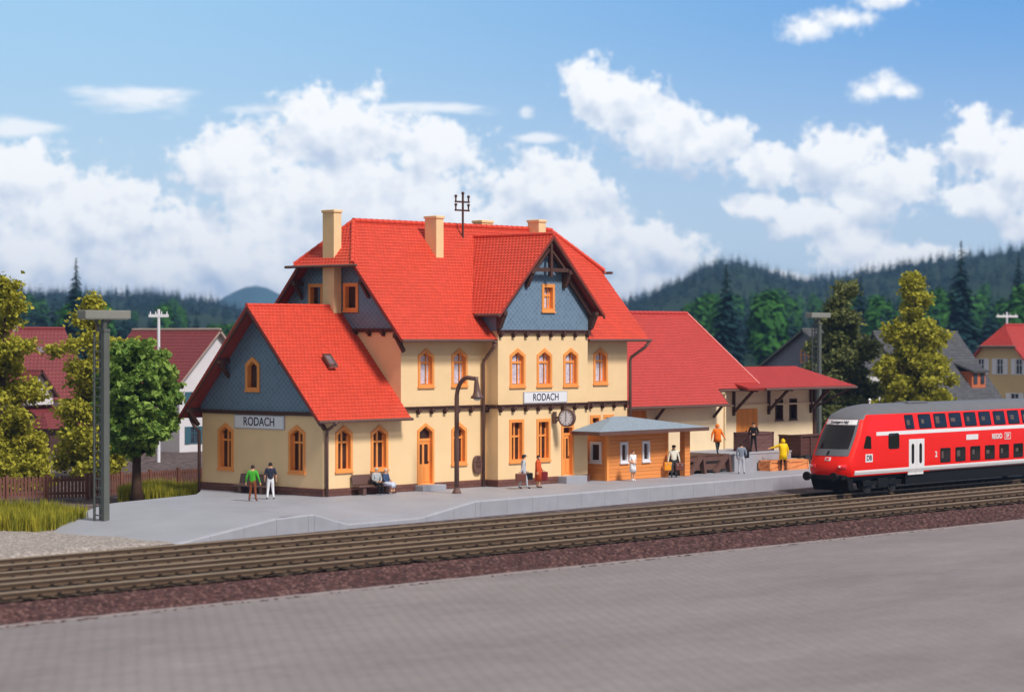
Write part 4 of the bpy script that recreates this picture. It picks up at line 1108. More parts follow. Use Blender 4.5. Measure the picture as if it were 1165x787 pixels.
def docks():
    t = thing("timber_loading_dock", (28, 0.5, 0), "brown timber loading dock on raking posts in front of the goods shed", "loading dock")
    b = B()
    for i in range(16): b.rng(24.9, 31.35, -1.05+i*0.25, -1.05+i*0.25+.235, 0.93, 1.05)
    b.build("deck", M['brown'], t)
    b = B()
    b.bar((24.9, -1.0, 0.82), (31.35, -1.0, 0.82), 0.2, 0.22); b.bar((25.0, -.85, 0.38), (31.3, -.85, 0.38), 0.22, 0.36); b.bar((25.0, 1.0, 0.5), (31.3, 1.0, 0.5), 0.2, 0.9)
    b.build("beam", M['brown2'], t)
    for x in (26.2, 28.6, 31.0):
        b = B(); b.bar((x-1.15, -1.12, 0.0), (x-.05, -1.12, 0.98), 0.2, 0.3); b.build("brace", M['brown2'], t)
        b = B(); b.bar((x+.28, -1.12, 0.0), (x+.1, -1.12, 0.98), 0.2, 0.24); b.build("post", M['brown2'], t)
    t = thing("concrete_loading_dock", (35, 0.5, 0), "pale grey concrete loading dock beneath the shed canopy", "loading dock")
    b = B(); b.rng(31.45, 37.0, -1.35, 3.88, -.05, 1.05); b.build("block", M['concrete'], t, bevel=0.05)
    b = B(); b.rng(31.42, 37.03, -1.38, -1.2, 0.98, 1.075); b.build("edge", M['concrete'], t, bevel=0.02)
docks()

# ------------------------------------------------------------------ waiting kiosk
def kiosk():
    t = thing("waiting_kiosk", (22.4, -.9, 0), "orange boarded platform kiosk with a low blue grey roof on one post", "kiosk")
    b = B()
    wl_ = [(0.83, 1.05, 0.78, 1.05)]; wf = [(22.25-19.62, 1.0, 0.70, 1.12), (24.05-19.62, 1.0, 0.62, 1.12)] if False else []
    X0, X1, Y0, Y1, Zt = 19.62, 24.9, -1.63, -.06, 2.62
    wall(b, (X0, Y1, 0), YM, XM, [(0, 0), (1.57, 0), (1.57, Zt), (0, Zt)], [arch_poly(0.78, 0.98, 0.80, 1.12, False)], 0.12)
    f1 = arch_poly(21.05, 0.94, 0.62, 1.12, False); f2 = arch_poly(22.95, 0.94, 0.62, 1.12, False)
    wall(b, (0, Y0, 0), XP, YM, [(X0, 0), (X1, 0), (X1, Zt), (X0, Zt)], [f1, f2], 0.12)
    wall(b, (X1, Y0, 0), YP, XP, [(0, 0), (1.57, 0), (1.57, Zt), (0, Zt)])
    b.build("wall", M['orange_plank'], t)
    b = B(); b.rng(X0-.03, X0+.14, Y0-.03, Y0+.14, 0, Zt); b.rng(X1-.14, X1+.03, Y0-.03, Y0+.14, 0, Zt); b.rng(X0-.03, X1+.03, Y0-.025, Y0+.1, Zt-.12, Zt); b.build("corner_post", M['orange'], t)
    window(t, (X0, Y1, 0), YM, XM, 0.78, 0.98, 0.82, 1.14, False, 'plain', M['white'], fw=0.14, deep=0.1)
    for x in (21.05, 22.95): window(t, (0, Y0, 0), XP, YM, x, 0.94, 0.66, 1.14, False, 'plain', M['white'], fw=0.14, deep=0.1)
    b = B(); b.rng(26.25, 26.72, -1.78, -1.42, 0, 2.6); b.build("post", M['orange_plank'], t)
    b = B(); b.rng(25.2, 25.55, -.5, -.15, 0, 2.6); b.build("post", M['orange_plank'], t)
    # roof: three slopes rising to a short ridge at the back
    e = [(17.45, -.95, 2.66), (17.45, -2.95, 2.66), (27.4, -2.62, 2.66), (27.4, -.95, 2.66)]; a_, c_ = (20.9, -.93, 3.47), (22.1, -.93, 3.45)
    b = B(); up = Vector((0, 0, .10))
    E = [Vector(p)+up for p in e]
    b.add([E[0], E[1], a_], [(0, 1, 2)]); b.add([E[1], E[2], c_, a_], [(0, 1, 2, 3)]); b.add([E[2], E[3], c_], [(0, 1, 2)]); b.add([E[0], a_, c_, E[3]], [(0, 1, 2, 3)])
    r = b.build("roof", M['kioskroof'], t)
    b = B(); F = [Vector(p) for p in e]
    lo = [p+Vector((0, 0, -.10)) for p in F]; hi = [p+Vector((0, 0, .095)) for p in F]
    b.add(lo+hi, [(3, 2, 1, 0), (4, 5, 6, 7)]+[(i, (i+1) % 4, 4+(i+1) % 4, 4+i) for i in range(4)])
    b.build("fascia", M['brown2'], t)
kiosk()
# ------------------------------------------------------------------ railcar
def train():
    t = thing("double_deck_railcar", (26.9, -10.95+0.0, -0.68), "red double deck railcar with grey roof and white doors entering at the right", "train", rz=math.atan(TS))
    zs = [0.98, 1.12, 1.34, 1.7, 2.1, 2.6, 3.0, 3.35, 3.7, 4.02, 4.28, 4.5, 4.66, 4.77, 4.83]
    W = lambda z: float(np.interp(z, [0.98, 1.2, 3.0, 3.35, 4.28, 4.5, 4.66, 4.77, 4.83], [1.33, 1.40, 1.40, 1.37, 1.19, 1.02, .78, .45, .02]))
    XF = lambda z: float(np.interp(z, [0.98, 1.5, 2.1, 4.02, 4.28, 4.66, 4.83], [0.10, 0.0, 0.32, 1.50, 1.80, 2.7, 3.6]))
    S = [-1, -.93, -.75, -.4, 0, .4, .75, .93, 1]
    def F(s, z, off=0.0):
        n = Vector((-1, 0, 0.35)).normalized()
        return Vector((XF(z)+0.42*abs(s)**3, s*W(z)*0.95, z)) + n*off
    L = 25.6
    b = B()
    rows = [[F(s, z) for s in S] for z in zs]
    for i in range(len(zs)-1):
        b.cur = 1 if zs[i] >= 4.02 else 0
        for j in range(len(S)-1): b.add([rows[i][j], rows[i][j+1], rows[i+1][j+1], rows[i+1][j]][::-1], [(0, 1, 2, 3)])
        b.cur = 1 if zs[i] >= 4.27 else 0
        for sg in (-1, 1):
            pts = []
            for z in (zs[i], zs[i+1]):
                e = F(sg, z); pts.append([e, Vector((XF(z)+0.62, sg*W(z)*0.985, z)), Vector((XF(z)+1.0, sg*W(z), z)), Vector((L, sg*W(z), z))])
            for k in range(3):
                q = [pts[0][k], pts[0][k+1], pts[1][k+1], pts[1][k]]
                b.add(q if sg < 0 else q[::-1], [(0, 1, 2, 3)])
    b.cur = 0
    b.add([(L, sg*W(z), z) for z, sg in [(z, -1) for z in zs]+[(z, 1) for z in zs[::-1]]], [tuple(range(2*len(zs)))])
    b.add([F(-1, .98), F(1, .98), (L, 1.33, .98), (L, -1.33, .98)], [(0, 1, 2, 3)])
    body = b.build("body", [M['train_red'], M['train_grey']], t, local=True)
    bm = bmesh.new(); bm.from_mesh(body.data); bmesh.ops.remove_doubles(bm, verts=bm.verts, dist=0.002); bmesh.ops.recalc_face_normals(bm, faces=bm.faces); bm.to_mesh(body.data); bm.free()
    body.data.polygons.foreach_set("use_smooth", [True]*len(body.data.polygons))
    body.data.set_sharp_from_angle(angle=R(28))
    # side pieces lie on both flanks
    def P(x, z, off, sg): return Vector((x, sg*(W(z)+off), z))
    def strip(name, x0, x1, z0, z1, mat, off=0.008, parent=None, sg=-1, rad=0.0, nz=3):
        b = B(); pts = []
        if rad:
            for cx_, cz_, a0 in ((x1-rad, z0+rad, -90), (x1-rad, z1-rad, 0), (x0+rad, z1-rad, 90), (x0+rad, z0+rad, 180)):
                for k in range(4): a_ = R(a0+30*k); pts.append((cx_+rad*math.cos(a_), cz_+rad*math.sin(a_)))
        else:
            zz = [z0]+[q for q in (0.98, 1.2, 3.0, 3.35) if z0+.02 < q < z1-.02]+[z1]
            for za, zb in zip(zz[:-1], zz[1:]):
                q = [P(x0, za, off, sg), P(x1, za, off, sg), P(x1, zb, off, sg), P(x0, zb, off, sg)]; r_ = [P(x0, za, -.02, sg), P(x1, za, -.02, sg), P(x1, zb, -.02, sg), P(x0, zb, -.02, sg)]
                b.add(q+r_, [(0, 1, 2, 3), (1, 5, 6, 2), (3, 7, 4, 0)]+([(0, 4, 5, 1)] if za == z0 else [])+([(2, 6, 7, 3)] if zb == z1 else []))
            return b.build(name, mat, parent or t, local=True)
        top = [P(x, z, off, sg) for x, z in pts]; bot = [P(x, z, -.02, sg) for x, z in pts]; n = len(pts)
        b.add(top+bot, [tuple(range(n))]+[(i, (i+1) % n, n+(i+1) % n, n+i) for i in range(n)])
        return b.build(name, mat, parent or t, local=True)
    for sg in (-1, 1):
        strip("stripe", 2.85, L-.1, 3.13, 3.33, M['train_white'], sg=sg); strip("sill_stripe", 0.72 if sg < 0 else 0.72, L-.1, 1.06, 1.30, M['train_white'], sg=sg)
        strip("data_panel", 8.3, L-.2, 1.0, 1.055, M['train_grey'], 0.012, sg=sg)
        def win(x0, x1, z0, z1, rad=0.09):
            f = strip("window", x0, x1, z0, z1, M['black'], 0.012, sg=sg, rad=rad)
            strip("pane", x0+.06, x1-.06, z0+.06, z1-.06, M['train_glass'], 0.017, parent=f, sg=sg, rad=rad*.7)
            if z1-z0 > .7 and sg < 0 and random.random() < .7:
                sx = random.uniform(.12, .3); strip("seat_back", x0+sx, x0+sx+(x1-x0)*random.uniform(.2, .38), z0+random.uniform(.2, .36), z1-random.uniform(.16, .3), M['seatblur'], 0.0175, parent=f, sg=sg, rad=.05)
        win(5.85, 6.75, 3.40, 4.20)
        for k in range(11): win(7.25+1.62*k, 8.55+1.62*k, 3.40, 4.20)
        for k in range(8): win(9.35+1.62*k, 10.45+1.62*k, 1.42, 2.24)
        win(4.02, 5.12, 2.36, 3.22, 0.14); 
        f = B(); q = [(1.55, 2.48), (2.32, 2.44), (2.30, 3.08), (2.0, 3.16), (1.83, 3.12)]
        f.add([P(x, z, .012, sg) for x, z in q]+[P(x, z, -.02, sg) for x, z in q], [(0, 1, 2, 3, 4)]+[(i, (i+1) % 5, 5+(i+1) % 5, 5+i) for i in range(5)]); f.build("cab_window", M['train_glass'], t, local=True)
        for q in (0, 1):
            x0 = 6.08+q*.80
            d = strip("door", x0, x0+.78, 0.86, 2.84, M['train_white'], 0.02, sg=sg); strip("door_window", x0+.25, x0+.53, 1.46, 2.60, M['train_glass'], 0.026, parent=d, sg=sg, rad=.15)
        strip("display", 12.15, 13.45, 2.62, 2.92, M['train_white'], 0.012, sg=sg)
        strip("emblem", 1.75, 2.45, 1.72, 2.16, M['train_white'], 0.012, sg=sg)
        ad = XP if sg < 0 else XM; nd = (0, sg, 0)
        for nm, tx, x, z, sz, m in (("lettering", "REGIO", 15.55, 2.72, .40, M['train_white']), ("lettering", "DB", 2.1, 1.94, .40, M['ink']), ("lettering", "DB", 16.75, 2.72, .28, M['train_white']), ("lettering", "2", 8.9, 1.9, .45, M['train_white'])):
            o = text_mesh(nm, tx, sz, m, None, (x, sg*(W(z)+.02), z), ad, nd, 1.0, 0.012 if m != M['ink'] else 0.006); o.parent = t
        b = B(); y = sg*(W(2.7)+.012)
        for p, q in (((16.42, y, 2.54), (17.08, y, 2.54)), ((16.42, y, 2.9), (17.08, y, 2.9)), ((16.42, y, 2.54), (16.42, y, 2.9)), ((17.08, y, 2.54), (17.08, y, 2.9))): b.bar(p, q, .03, .04)
        b.build("emblem_frame", M['train_white'], t, local=True)
    # the front
    def panel(name, s0, s1, z0, z1, mat, off, parent=None, taper=0.0, ns=9, nz=6):
        b = B(); g = []
        for i in range(nz+1):
            z = z0+(z1-z0)*i/nz; k = 1-taper*(1-i/nz)
            g.append([F((s0+(s1-s0)*j/ns)*k, z, off) for j in range(ns+1)])
        for i in range(nz):
            for j in range(ns): b.add([g[i][j], g[i+1][j], g[i+1][j+1], g[i][j+1]], [(0, 1, 2, 3)])
        for i in range(nz):
            for j in (0, ns): b.add([g[i][j], g[i+1][j], g[i+1][j]+Vector((.06, 0, 0)), g[i][j]+Vector((.06, 0, 0))], [(0, 1, 2, 3)])
        for i in (0, nz):
            for j in range(ns): b.add([g[i][j], g[i][j+1], g[i][j+1]+Vector((.06, 0, 0)), g[i][j]+Vector((.06, 0, 0))], [(0, 1, 2, 3)])
        return b.build(name, mat, parent or t, local=True)
    panel("front_mask", -.86, .86, 2.08, 4.06, M['train_dark'], 0.015, taper=.04)
    panel("windscreen", -.76, .76, 2.46, 3.70, M['train_glass'], 0.03, taper=.02)
    dp = panel("destination_display", -.80, .80, 3.74, 4.0, M['train_white'], 0.034)
    c = F(0, 3.87, .05); o = text_mesh("lettering", "Stuttgart Hbf", .22, M['ink'], None, c, YM, Vector((-1, 0, .55)), 1.0, .003); o.parent = t
    panel("camera_recess", .02, .12, 2.12, 2.34, M['black'], 0.03, ns=2, nz=2)
    panel("emblem_plate", -.13, .13, 1.82, 2.0, M['train_white'], 0.02, ns=3, nz=2)
    c = F(0, 1.91, .045); o = text_mesh("lettering", "DB", .17, M['train_red'], None, c, YM, Vector((-1, 0, .5)), 1.0, .008); o.parent = t
    for sg in (-1, 1):
        s0, s1 = (.55, .86) if sg > 0 else (-.86, -.55)
        h = panel("headlight", s0, s1, 1.42, 1.62, M['redlamp'], 0.025, ns=4, nz=2); panel("lens", s0+.20, s0+.26, 1.48, 1.56, M['post'], 0.04, parent=h, ns=2, nz=2)
        b = B(); b.tube([(.35, sg*.87, 1.0), (-.45, sg*.87, 1.0)], .11, 10); b.tube([(-.45, sg*.87, 1.0), (-.58, sg*.87, 1.0)], .24, 14); b.build("buffer", M['under'], t, local=True)
    b = B(); b.prism([(.25, -1.2, .98), (.25, 1.2, .98), (.55, 1.15, .22), (.55, -1.15, .22)], (.5, 0, 0)); b.box((.1, 0, .95), (.5, 2.3, .22)); b.build("snow_plough", M['under'], t, local=True)
    b = B(); b.rng(6.0, L-6.6, -1.25, 1.25, .35, .99); b.rng(.8, L-.1, -1.1, 1.1, .75, .99); b.build("underframe", M['under'], t, local=True)
    for x in (3.7, L-3.8):
        g = B(); 
        for sg in (-1, 1): g.rng(x-1.9, x+1.9, sg*1.13-.09, sg*1.13+.09, .42, .66); g.rng(x-.5, x+.5, sg*1.16-.1, sg*1.16+.1, .3, .8)
        g.rng(x-.4, x+.4, -1.1, 1.1, .45, .7); bg = g.build("bogie", M['under'], t, local=True)
        for dx in (-1.25, 1.25):
            for sg in (-1, 1):
                w_ = B(); w_.tube([(x+dx, sg*.92, .46), (x+dx, sg*1.04, .46)], .46, 22); w_.tube([(x+dx, sg*1.04, .46), (x+dx, sg*1.075, .46)], .33, 18); w_.tube([(x+dx, sg*1.07, .46), (x+dx, sg*1.17, .46)], .12, 10); w_.build("wheel", M['wheel'], bg, local=True)
    b = B(); b.rng(7.5, 9.6, -.45, .45, 4.78, 4.87); b.build("roof_hatch", M['train_grey'], t, local=True, bevel=.02)
    b = B(); b.tube([(4.6, 0.2, 4.8), (4.6, .2, 5.02)], .05, 8); b.sphere((4.6, .2, 5.02), .09, 8, 6); b.build("antenna", M['train_white'], t, local=True)
train()

# ------------------------------------------------------------------ people
def skinned(verts, edges, radii, sub=2):
    me = bpy.data.meshes.new("tmp"); me.from_pydata(verts, edges, [])
    o = bpy.data.objects.new("tmp", me); col.objects.link(o)
    md = o.modifiers.new("skin", 'SKIN'); md.use_smooth_shade = True
    for i, r in enumerate(radii):
        sv = me.skin_vertices[0].data[i]; sv.radius = (r, r) if isinstance(r, (int, float)) else r; sv.use_root = (i == 0)
    s_ = o.modifiers.new("sub", 'SUBSURF'); s_.levels = sub; s_.render_levels = sub
    dg = bpy.context.evaluated_depsgraph_get(); m2 = bpy.data.meshes.new_from_object(o.evaluated_get(dg))
    bpy.data.objects.remove(o); bpy.data.meshes.remove(me); return m2
def person(loc, rz, label, top, legs, shoes, hair, arms=None, stance=0.10, step=0.0, h=1.75, seated=False, skirt=None, coat=None, hood=None, hat=None, bare_legs=False, sleeve='long', head_turn=0.0, lean=0.0):
    t = thing("person", loc, label, "person", rz)
    k = h/1.75
    J = {}
    pz = 0.52 if seated else 0.93
    J['pelvis'] = (0, 0, pz); J['belly'] = (0, -lean*.4, pz+.17); J['chest'] = (0, -lean, pz+.40); J['neck'] = (0, -lean-.01, pz+.56); J['jaw'] = (0, -lean-.03, pz+.63); J['crown'] = (0, -lean-.02, pz+.76)
    ar = arms or {}
    for s_, nm in ((-1, 'r'), (1, 'l')):
        J['sh'+nm] = (s_*.185, -lean+.01, pz+.485)
        e, hnd = ar.get(nm, ((s_*.25, .03, pz+.22), (s_*.24, -.05, pz-.02)))
        J['el'+nm] = e; J['wr'+nm] = hnd
        d = (Vector(hnd)-Vector(e)).normalized(); J['pa'+nm] = tuple(Vector(hnd)+d*.075)
        if seated:
            J['hip'+nm] = (s_*.09, -.02, pz-.03); J['kn'+nm] = (s_*.10, -.44, pz+.0); J['an'+nm] = (s_*.10, -.46, .09); J['to'+nm] = (s_*.115, -.62, .04)
        else:
            st_ = s_*step
            J['hip'+nm] = (s_*.09, 0, pz-.05); J['kn'+nm] = (s_*(.09+stance*.15), -.03+st_*.5, .50); J['an'+nm] = (s_*stance, .02+st_, .09); J['to'+nm] = (s_*(stance+.02), -.15+st_, .04)
    names = list(J); idx = {n: i for i, n in enumerate(names)}
    E = [('pelvis', 'belly'), ('belly', 'chest'), ('chest', 'neck'), ('neck', 'jaw'), ('jaw', 'crown')]
    for nm in 'rl': E += [('chest', 'sh'+nm), ('sh'+nm, 'el'+nm), ('el'+nm, 'wr'+nm), ('wr'+nm, 'pa'+nm), ('pelvis', 'hip'+nm), ('hip'+nm, 'kn'+nm), ('kn'+nm, 'an'+nm), ('an'+nm, 'to'+nm)]
    bulk = 1.18 if coat else 1.0
    rad = {'pelvis': (.155, .125), 'belly': (.150*bulk, .12*bulk), 'chest': (.175*bulk, .125*bulk), 'neck': .058, 'jaw': (.082, .095), 'crown': (.085, .098)}
    def rr(n):
        if n in rad: return rad[n]
        return {'sh': .082*bulk, 'el': .055*bulk, 'wr': .036, 'pa': .036, 'hip': .098, 'kn': .066, 'an': .045, 'to': .04}[n[:2] if n[:3] != 'hip' else 'hip']
    me = skinned([J[n] for n in names], [(idx[a_], idx[b_]) for a_, b_ in E], [rr(n) for n in names])
    me.name = "body"
    mats = [top, legs, M['skin'], shoes]
    for m in mats: me.materials.append(m)
    seg = [(Vector(J[a_]), Vector(J[b_]), a_, b_) for a_, b_ in E]
    def region(a_, b_):
        if b_ in ('neck',) or a_ in ('pelvis', 'belly') and not b_.startswith('hip'): return 0
        if b_ in ('jaw', 'crown'): return 2
        if b_[:2] in ('sh', 'el'): return 0
        if b_[:2] == 'wr': return 0 if sleeve == 'long' else 2
        if b_[:2] == 'pa': return 2
        if b_[:2] == 'to': return 3
        if b_[:2] in ('kn', 'an') and bare_legs: return 2
        return 1
    mi = []
    for p in me.polygons:
        c = p.center; best = None
        for a_, b_, na, nb in seg:
            d = b_-a_; tt = max(0, min(1, (c-a_).dot(d)/d.length_squared)); q = (a_+d*tt-c).length
            if best is None or q < best[0]: best = (q, na, nb, tt)
        m = region(best[1], best[2])
        if best[2] == 'belly' and c.z < pz+.03: m = 1
        if best[2] == 'neck' and best[3] > 0.9: m = 2
        mi.append(m)
    me.polygons.foreach_set("material_index", mi)
    # hands with fingers, nose, ears, eyes in the same mesh
    b = B(); b.cur = 2
    for s_, nm in ((-1, 'r'), (1, 'l')):
        e, w_ = Vector(J['el'+nm]), Vector(J['wr'+nm]); d = (w_-e).normalized(); sd = d.cross(Vector((1, 0, 0))); sd = (sd if sd.length > .2 else d.cross(Vector((0, 0, 1)))).normalized(); nrm = d.cross(sd)
        base = w_+d*.07
        for q, (off, Lf) in enumerate(((-.030, .070), (-.010, .082), (.010, .078), (.028, .060))):
            p0 = base+sd*off; p1 = p0+d*Lf*.55+nrm*.008; p2 = p1+d*Lf*.4+nrm*.025*s_; b.tube([p0, p1, p2], [.011, .010, .007], 6)
        p0 = w_+d*.025-sd*.035; b.tube([p0, p0+d*.03-sd*.025, p0+d*.065-sd*.03], [.012, .011, .008], 6)
    hx = Vector(J['jaw']); hc = hx+Vector((0, 0, .055))
    b.sphere(hc+Vector((0, -.098, -.012)), (.014, .022, .020), 7, 5)
    for s_ in (-1, 1): b.sphere(hc+Vector((s_*.088, .005, -.005)), (.012, .020, .030), 7, 5)
    b.cur = 3
    for s_ in (-1, 1): b.sphere(hc+Vector((s_*.033, -.086, .014)), (.012, .008, .008), 6, 4)
    b.cur = 2
    b.sphere(hc+Vector((0, -.084, -.052)), (.025, .010, .008), 6, 4)
    fm = bpy.data.meshes.new("f"); fm.from_pydata(b.v, [], b.f); fm.polygons.foreach_set("material_index", b.mi)
    bm = bmesh.new(); bm.from_mesh(me); bm.from_mesh(fm); bm.to_mesh(me); bm.free()
    me.transform(Matrix.Scale(k, 4)); me.polygons.foreach_set("use_smooth", [True]*len(me.polygons))
    body = bpy.data.objects.new("body", me); col.objects.link(body); body.parent = t
    def child(name, bb, mat):
        bb.v = [tuple(Vector(v)*k) for v in bb.v]; return bb.build(name, mat, t, local=True, smooth=True)
    # hair: a cap over the back and top of the head
    if hood is None and hair is not None:
        hb = B(); c = hc+Vector((0, .012, .012)); n, m = 14, 9
        vs = []; fs = []
        for j in range(m+1):
            ph = math.pi*0.62*j/m
            for i in range(n):
                a_ = 2*math.pi*i/n; y = math.sin(ph)*math.sin(a_); front = max(0, -y)
                phh = ph*(1-0.42*front)
                vs.append((c.x+.098*math.sin(phh)*math.cos(a_), c.y+.112*math.sin(phh)*math.sin(a_), c.z+.118*math.cos(phh)))
        for j in range(m):
            for i in range(n): fs.append((j*n+i, (j+1)*n+i, (j+1)*n+(i+1) % n, j*n+(i+1) % n))
        hb.add(vs, fs); child("hair", hb, hair)
    if hat is not None:
        hb = B(); c = hc+Vector((0, -.01, .06)); hb.tube([c+Vector((0, 0, 0)), c+Vector((0, 0, .05)), c+Vector((0, 0, .09))], [.112, .118, .06], 14); hb.prism([(c.x-.08, c.y-.08, c.z+.005), (c.x+.08, c.y-.08, c.z+.005), (c.x+.05, c.y-.19, c.z-.015), (c.x-.05, c.y-.19, c.z-.015)], (0, 0, .015)); child("cap", hb, hat)
    if hood is not None:
        hb = B(); c = hc+Vector((0, .02, .0)); n, m = 14, 10; vs = []; fs = []
        for j in range(m+1):
            ph = math.pi*0.86*j/m
            for i in range(n):
                a_ = 2*math.pi*i/n; y = math.sin(ph)*math.sin(a_); fr = max(0, -y); pk = 1+(.25 if j == 0 else 0)
                phh = ph*(1-.35*fr) if ph < 1.9 else ph
                vs.append((c.x+.125*math.sin(phh)*math.cos(a_), c.y+.135*math.sin(phh)*math.sin(a_)+(0.03*fr), c.z+.145*math.cos(phh)*pk))
        for j in range(m):
            for i in range(n): fs.append((j*n+i, (j+1)*n+i, (j+1)*n+(i+1) % n, j*n+(i+1) % n))
        hb.add(vs, fs); child("hood", hb, hood)
    def lathe(name, prof, mat, n=18, wob=.012):
        lb = B(); vs = []; fs = []
        for (z, rx, ry, yo) in prof:
            for i in range(n):
                a_ = 2*math.pi*i/n; w_ = 1+wob*math.sin(5*a_+z*9)
                vs.append((rx*math.cos(a_)*w_, yo+ry*math.sin(a_)*w_, z))
        for j in range(len(prof)-1):
            for i in range(n): fs.append((j*n+i, j*n+(i+1) % n, (j+1)*n+(i+1) % n, (j+1)*n+i))
        lb.add(vs, fs); return child(name, lb, mat)
    if coat is not None:
        m_, hem = coat; lathe("coat", [(pz+.50, .10, .09, -lean), (pz+.44, .215, .155, -lean), (pz+.2, .205, .16, -lean*.5), (pz, .215, .17, 0), (hem, .25, .20, 0), (hem+.005, .22, .17, 0)], m_)
    if skirt is not None:
        m_, hem = skirt
        if seated:
            sb = B(); sb.prism([(-.2, .1, pz-.12), (-.2, -.48, pz-.10), (-.2, -.50, pz+.07), (-.2, -.1, pz+.14), (-.2, .12, pz+.1)], (.4, 0, 0)); sb.prism([(-.19, -.46, pz+.06), (-.19, -.53, pz+.05), (-.19, -.55, pz-.2), (-.19, -.5, pz-.2)], (.38, 0, 0)); child("skirt", sb, m_)
        else: lathe("skirt", [(pz+.14, .155, .125, 0), (pz+.0, .19, .15, 0), (pz-.2, .20, .165, 0), (hem, .21, .18, 0), (hem+.004, .18, .15, 0)], m_)
    return t
C_ = {n: cloth(n+" cloth", c) for n, c in dict(green=(74, 170, 52), brown=(130, 74, 46), white=(236, 236, 240), navy=(44, 48, 66), grey=(170, 174, 178), black=(28, 28, 32), blue=(66, 84, 118), silver=(186, 190, 200), rust=(206, 84, 40), cream=(226, 222, 206), dark=(62, 66, 68), orange=(238, 118, 30), yellow=(246, 204, 12), greyblue=(132, 142, 158), dkbrown=(72, 48, 36), lilac=(200, 206, 226)).items()}
BK, BR = M['black'], C_['dkbrown']
def armp(er, hr, el, hl): return {'r': (er, hr), 'l': (el, hl)}
def zat(x, y): return float(endramp(x)) - float(dip(x))*max(0, 1-(y-yedge(x))/4.4)
def people():
    person((-4.5, 0.1, 0), R(122), "man in bright green jacket and brown trousers, back turned, near the gable wall", C_['green'], C_['brown'], C_['brown'], M['hair'], stance=.17, arms=armp((-.30, .04, 1.14), (-.36, -.02, .90), (.30, .04, 1.14), (.34, -.04, .90)), h=1.74)
    person((-3.05, .45, 0), R(140), "person in dark navy top and white trousers seen from behind", C_['navy'], C_['white'], BR, M['hair'], stance=.15, arms=armp((-.26, .05, 1.14), (-.28, -.08, .92), (.26, .05, 1.14), (.26, -.1, .94)), h=1.80, sleeve='short')
    person((3.05, -.62, .02), R(-14), "elderly man in grey jacket and black trousers seated on the bench", C_['grey'], C_['black'], BK, M['hair_gr'], seated=True, arms=armp((-.25, -.05, .74), (-.10, -.28, .66), (.25, -.05, .74), (.10, -.28, .66)), h=1.74)
    person((3.72, -.60, .02), R(10), "woman in blue dress seated beside the elderly man on the bench", C_['blue'], C_['blue'], BR, M['hair_gr'], seated=True, skirt=(C_['lilac'], .3), bare_legs=True, arms=armp((-.23, -.06, .72), (-.06, -.3, .68), (.23, -.06, .72), (.06, -.3, .70)), h=1.64)
    person((11.33, -3.0, 0), R(58), "man in silver grey suit and flat cap walking with a brown suitcase", C_['silver'], C_['silver'], BK, M['hair'], step=.2, stance=.09, hat=C_['dark'], arms=armp((-.25, .10, 1.13), (-.27, .22, .88), (.25, -.04, 1.12), (.28, -.24, .88)), h=1.76)
    person((12.4, -3.07, 0), R(35), "woman in long rust orange coat carrying bags in front of the station", C_['rust'], C_['rust'], BR, M['hair'], step=.08, stance=.07, coat=(C_['rust'], .38), arms=armp((-.29, .02, 1.10), (-.31, 0, .86), (.30, -.06, 1.10), (.33, -.20, .88)), h=1.72, bare_legs=True)
    person((20.55, -2.69, 0), R(-8), "woman in white blouse and white skirt standing in front of the kiosk", C_['white'], C_['white'], C_['white'], M['hair_br'], stance=.06, skirt=(C_['white'], .50), bare_legs=True, arms=armp((-.22, .03, 1.12), (-.08, -.18, 1.02), (.22, .03, 1.12), (.08, -.18, 1.0)), h=1.70, sleeve='short')
    person((24.72, -2.2, 0), R(-38), "man in cream jacket, dark trousers and black cap beside the kiosk post", C_['cream'], C_['dark'], BK, M['hair'], stance=.13, step=.06, hat=C_['black'], arms=armp((-.28, .0, 1.14), (-.33, -.06, .88), (.28, .02, 1.14), (.33, .0, .88)), h=1.80)
    person((30.75, -.62, 1.05), R(-30), "worker in orange hooded raincoat walking on the timber loading dock", C_['orange'], C_['dark'], BK, None, step=.17, stance=.06, coat=(C_['orange'], .70), hood=C_['orange'], arms=armp((-.33, .0, 1.16), (-.38, -.02, .90), (.33, .05, 1.16), (.46, .0, .94)), h=1.74)
    person((34.1, -.72, 1.05), R(-52), "man in black suit standing with hands clasped on the concrete dock", C_['black'], C_['black'], BK, M['hair'], stance=.17, arms=armp((-.30, .02, 1.13), (-.06, -.18, 1.06), (.30, .02, 1.13), (.06, -.18, 1.06)), h=1.76)
    person((30.1, -2.85, 0), R(126), "man in grey blue suit seen from behind on the platform near the docks", C_['greyblue'], C_['silver'], BK, M['hair'], stance=.14, arms=armp((-.27, .03, 1.13), (-.24, -.10, .92), (.27, .03, 1.13), (.24, -.08, .90)), h=1.80)
    person((34.6, -2.5, 0), R(150), "worker in yellow hooded raincoat pointing with an outstretched arm", C_['yellow'], C_['dkbrown'], BR, None, stance=.12, coat=(C_['yellow'], .62), hood=C_['yellow'], arms=armp((-.28, .02, 1.14), (-.33, -.06, .90), (.42, -.16, 1.30), (.66, -.26, 1.24)), h=1.86)
people()
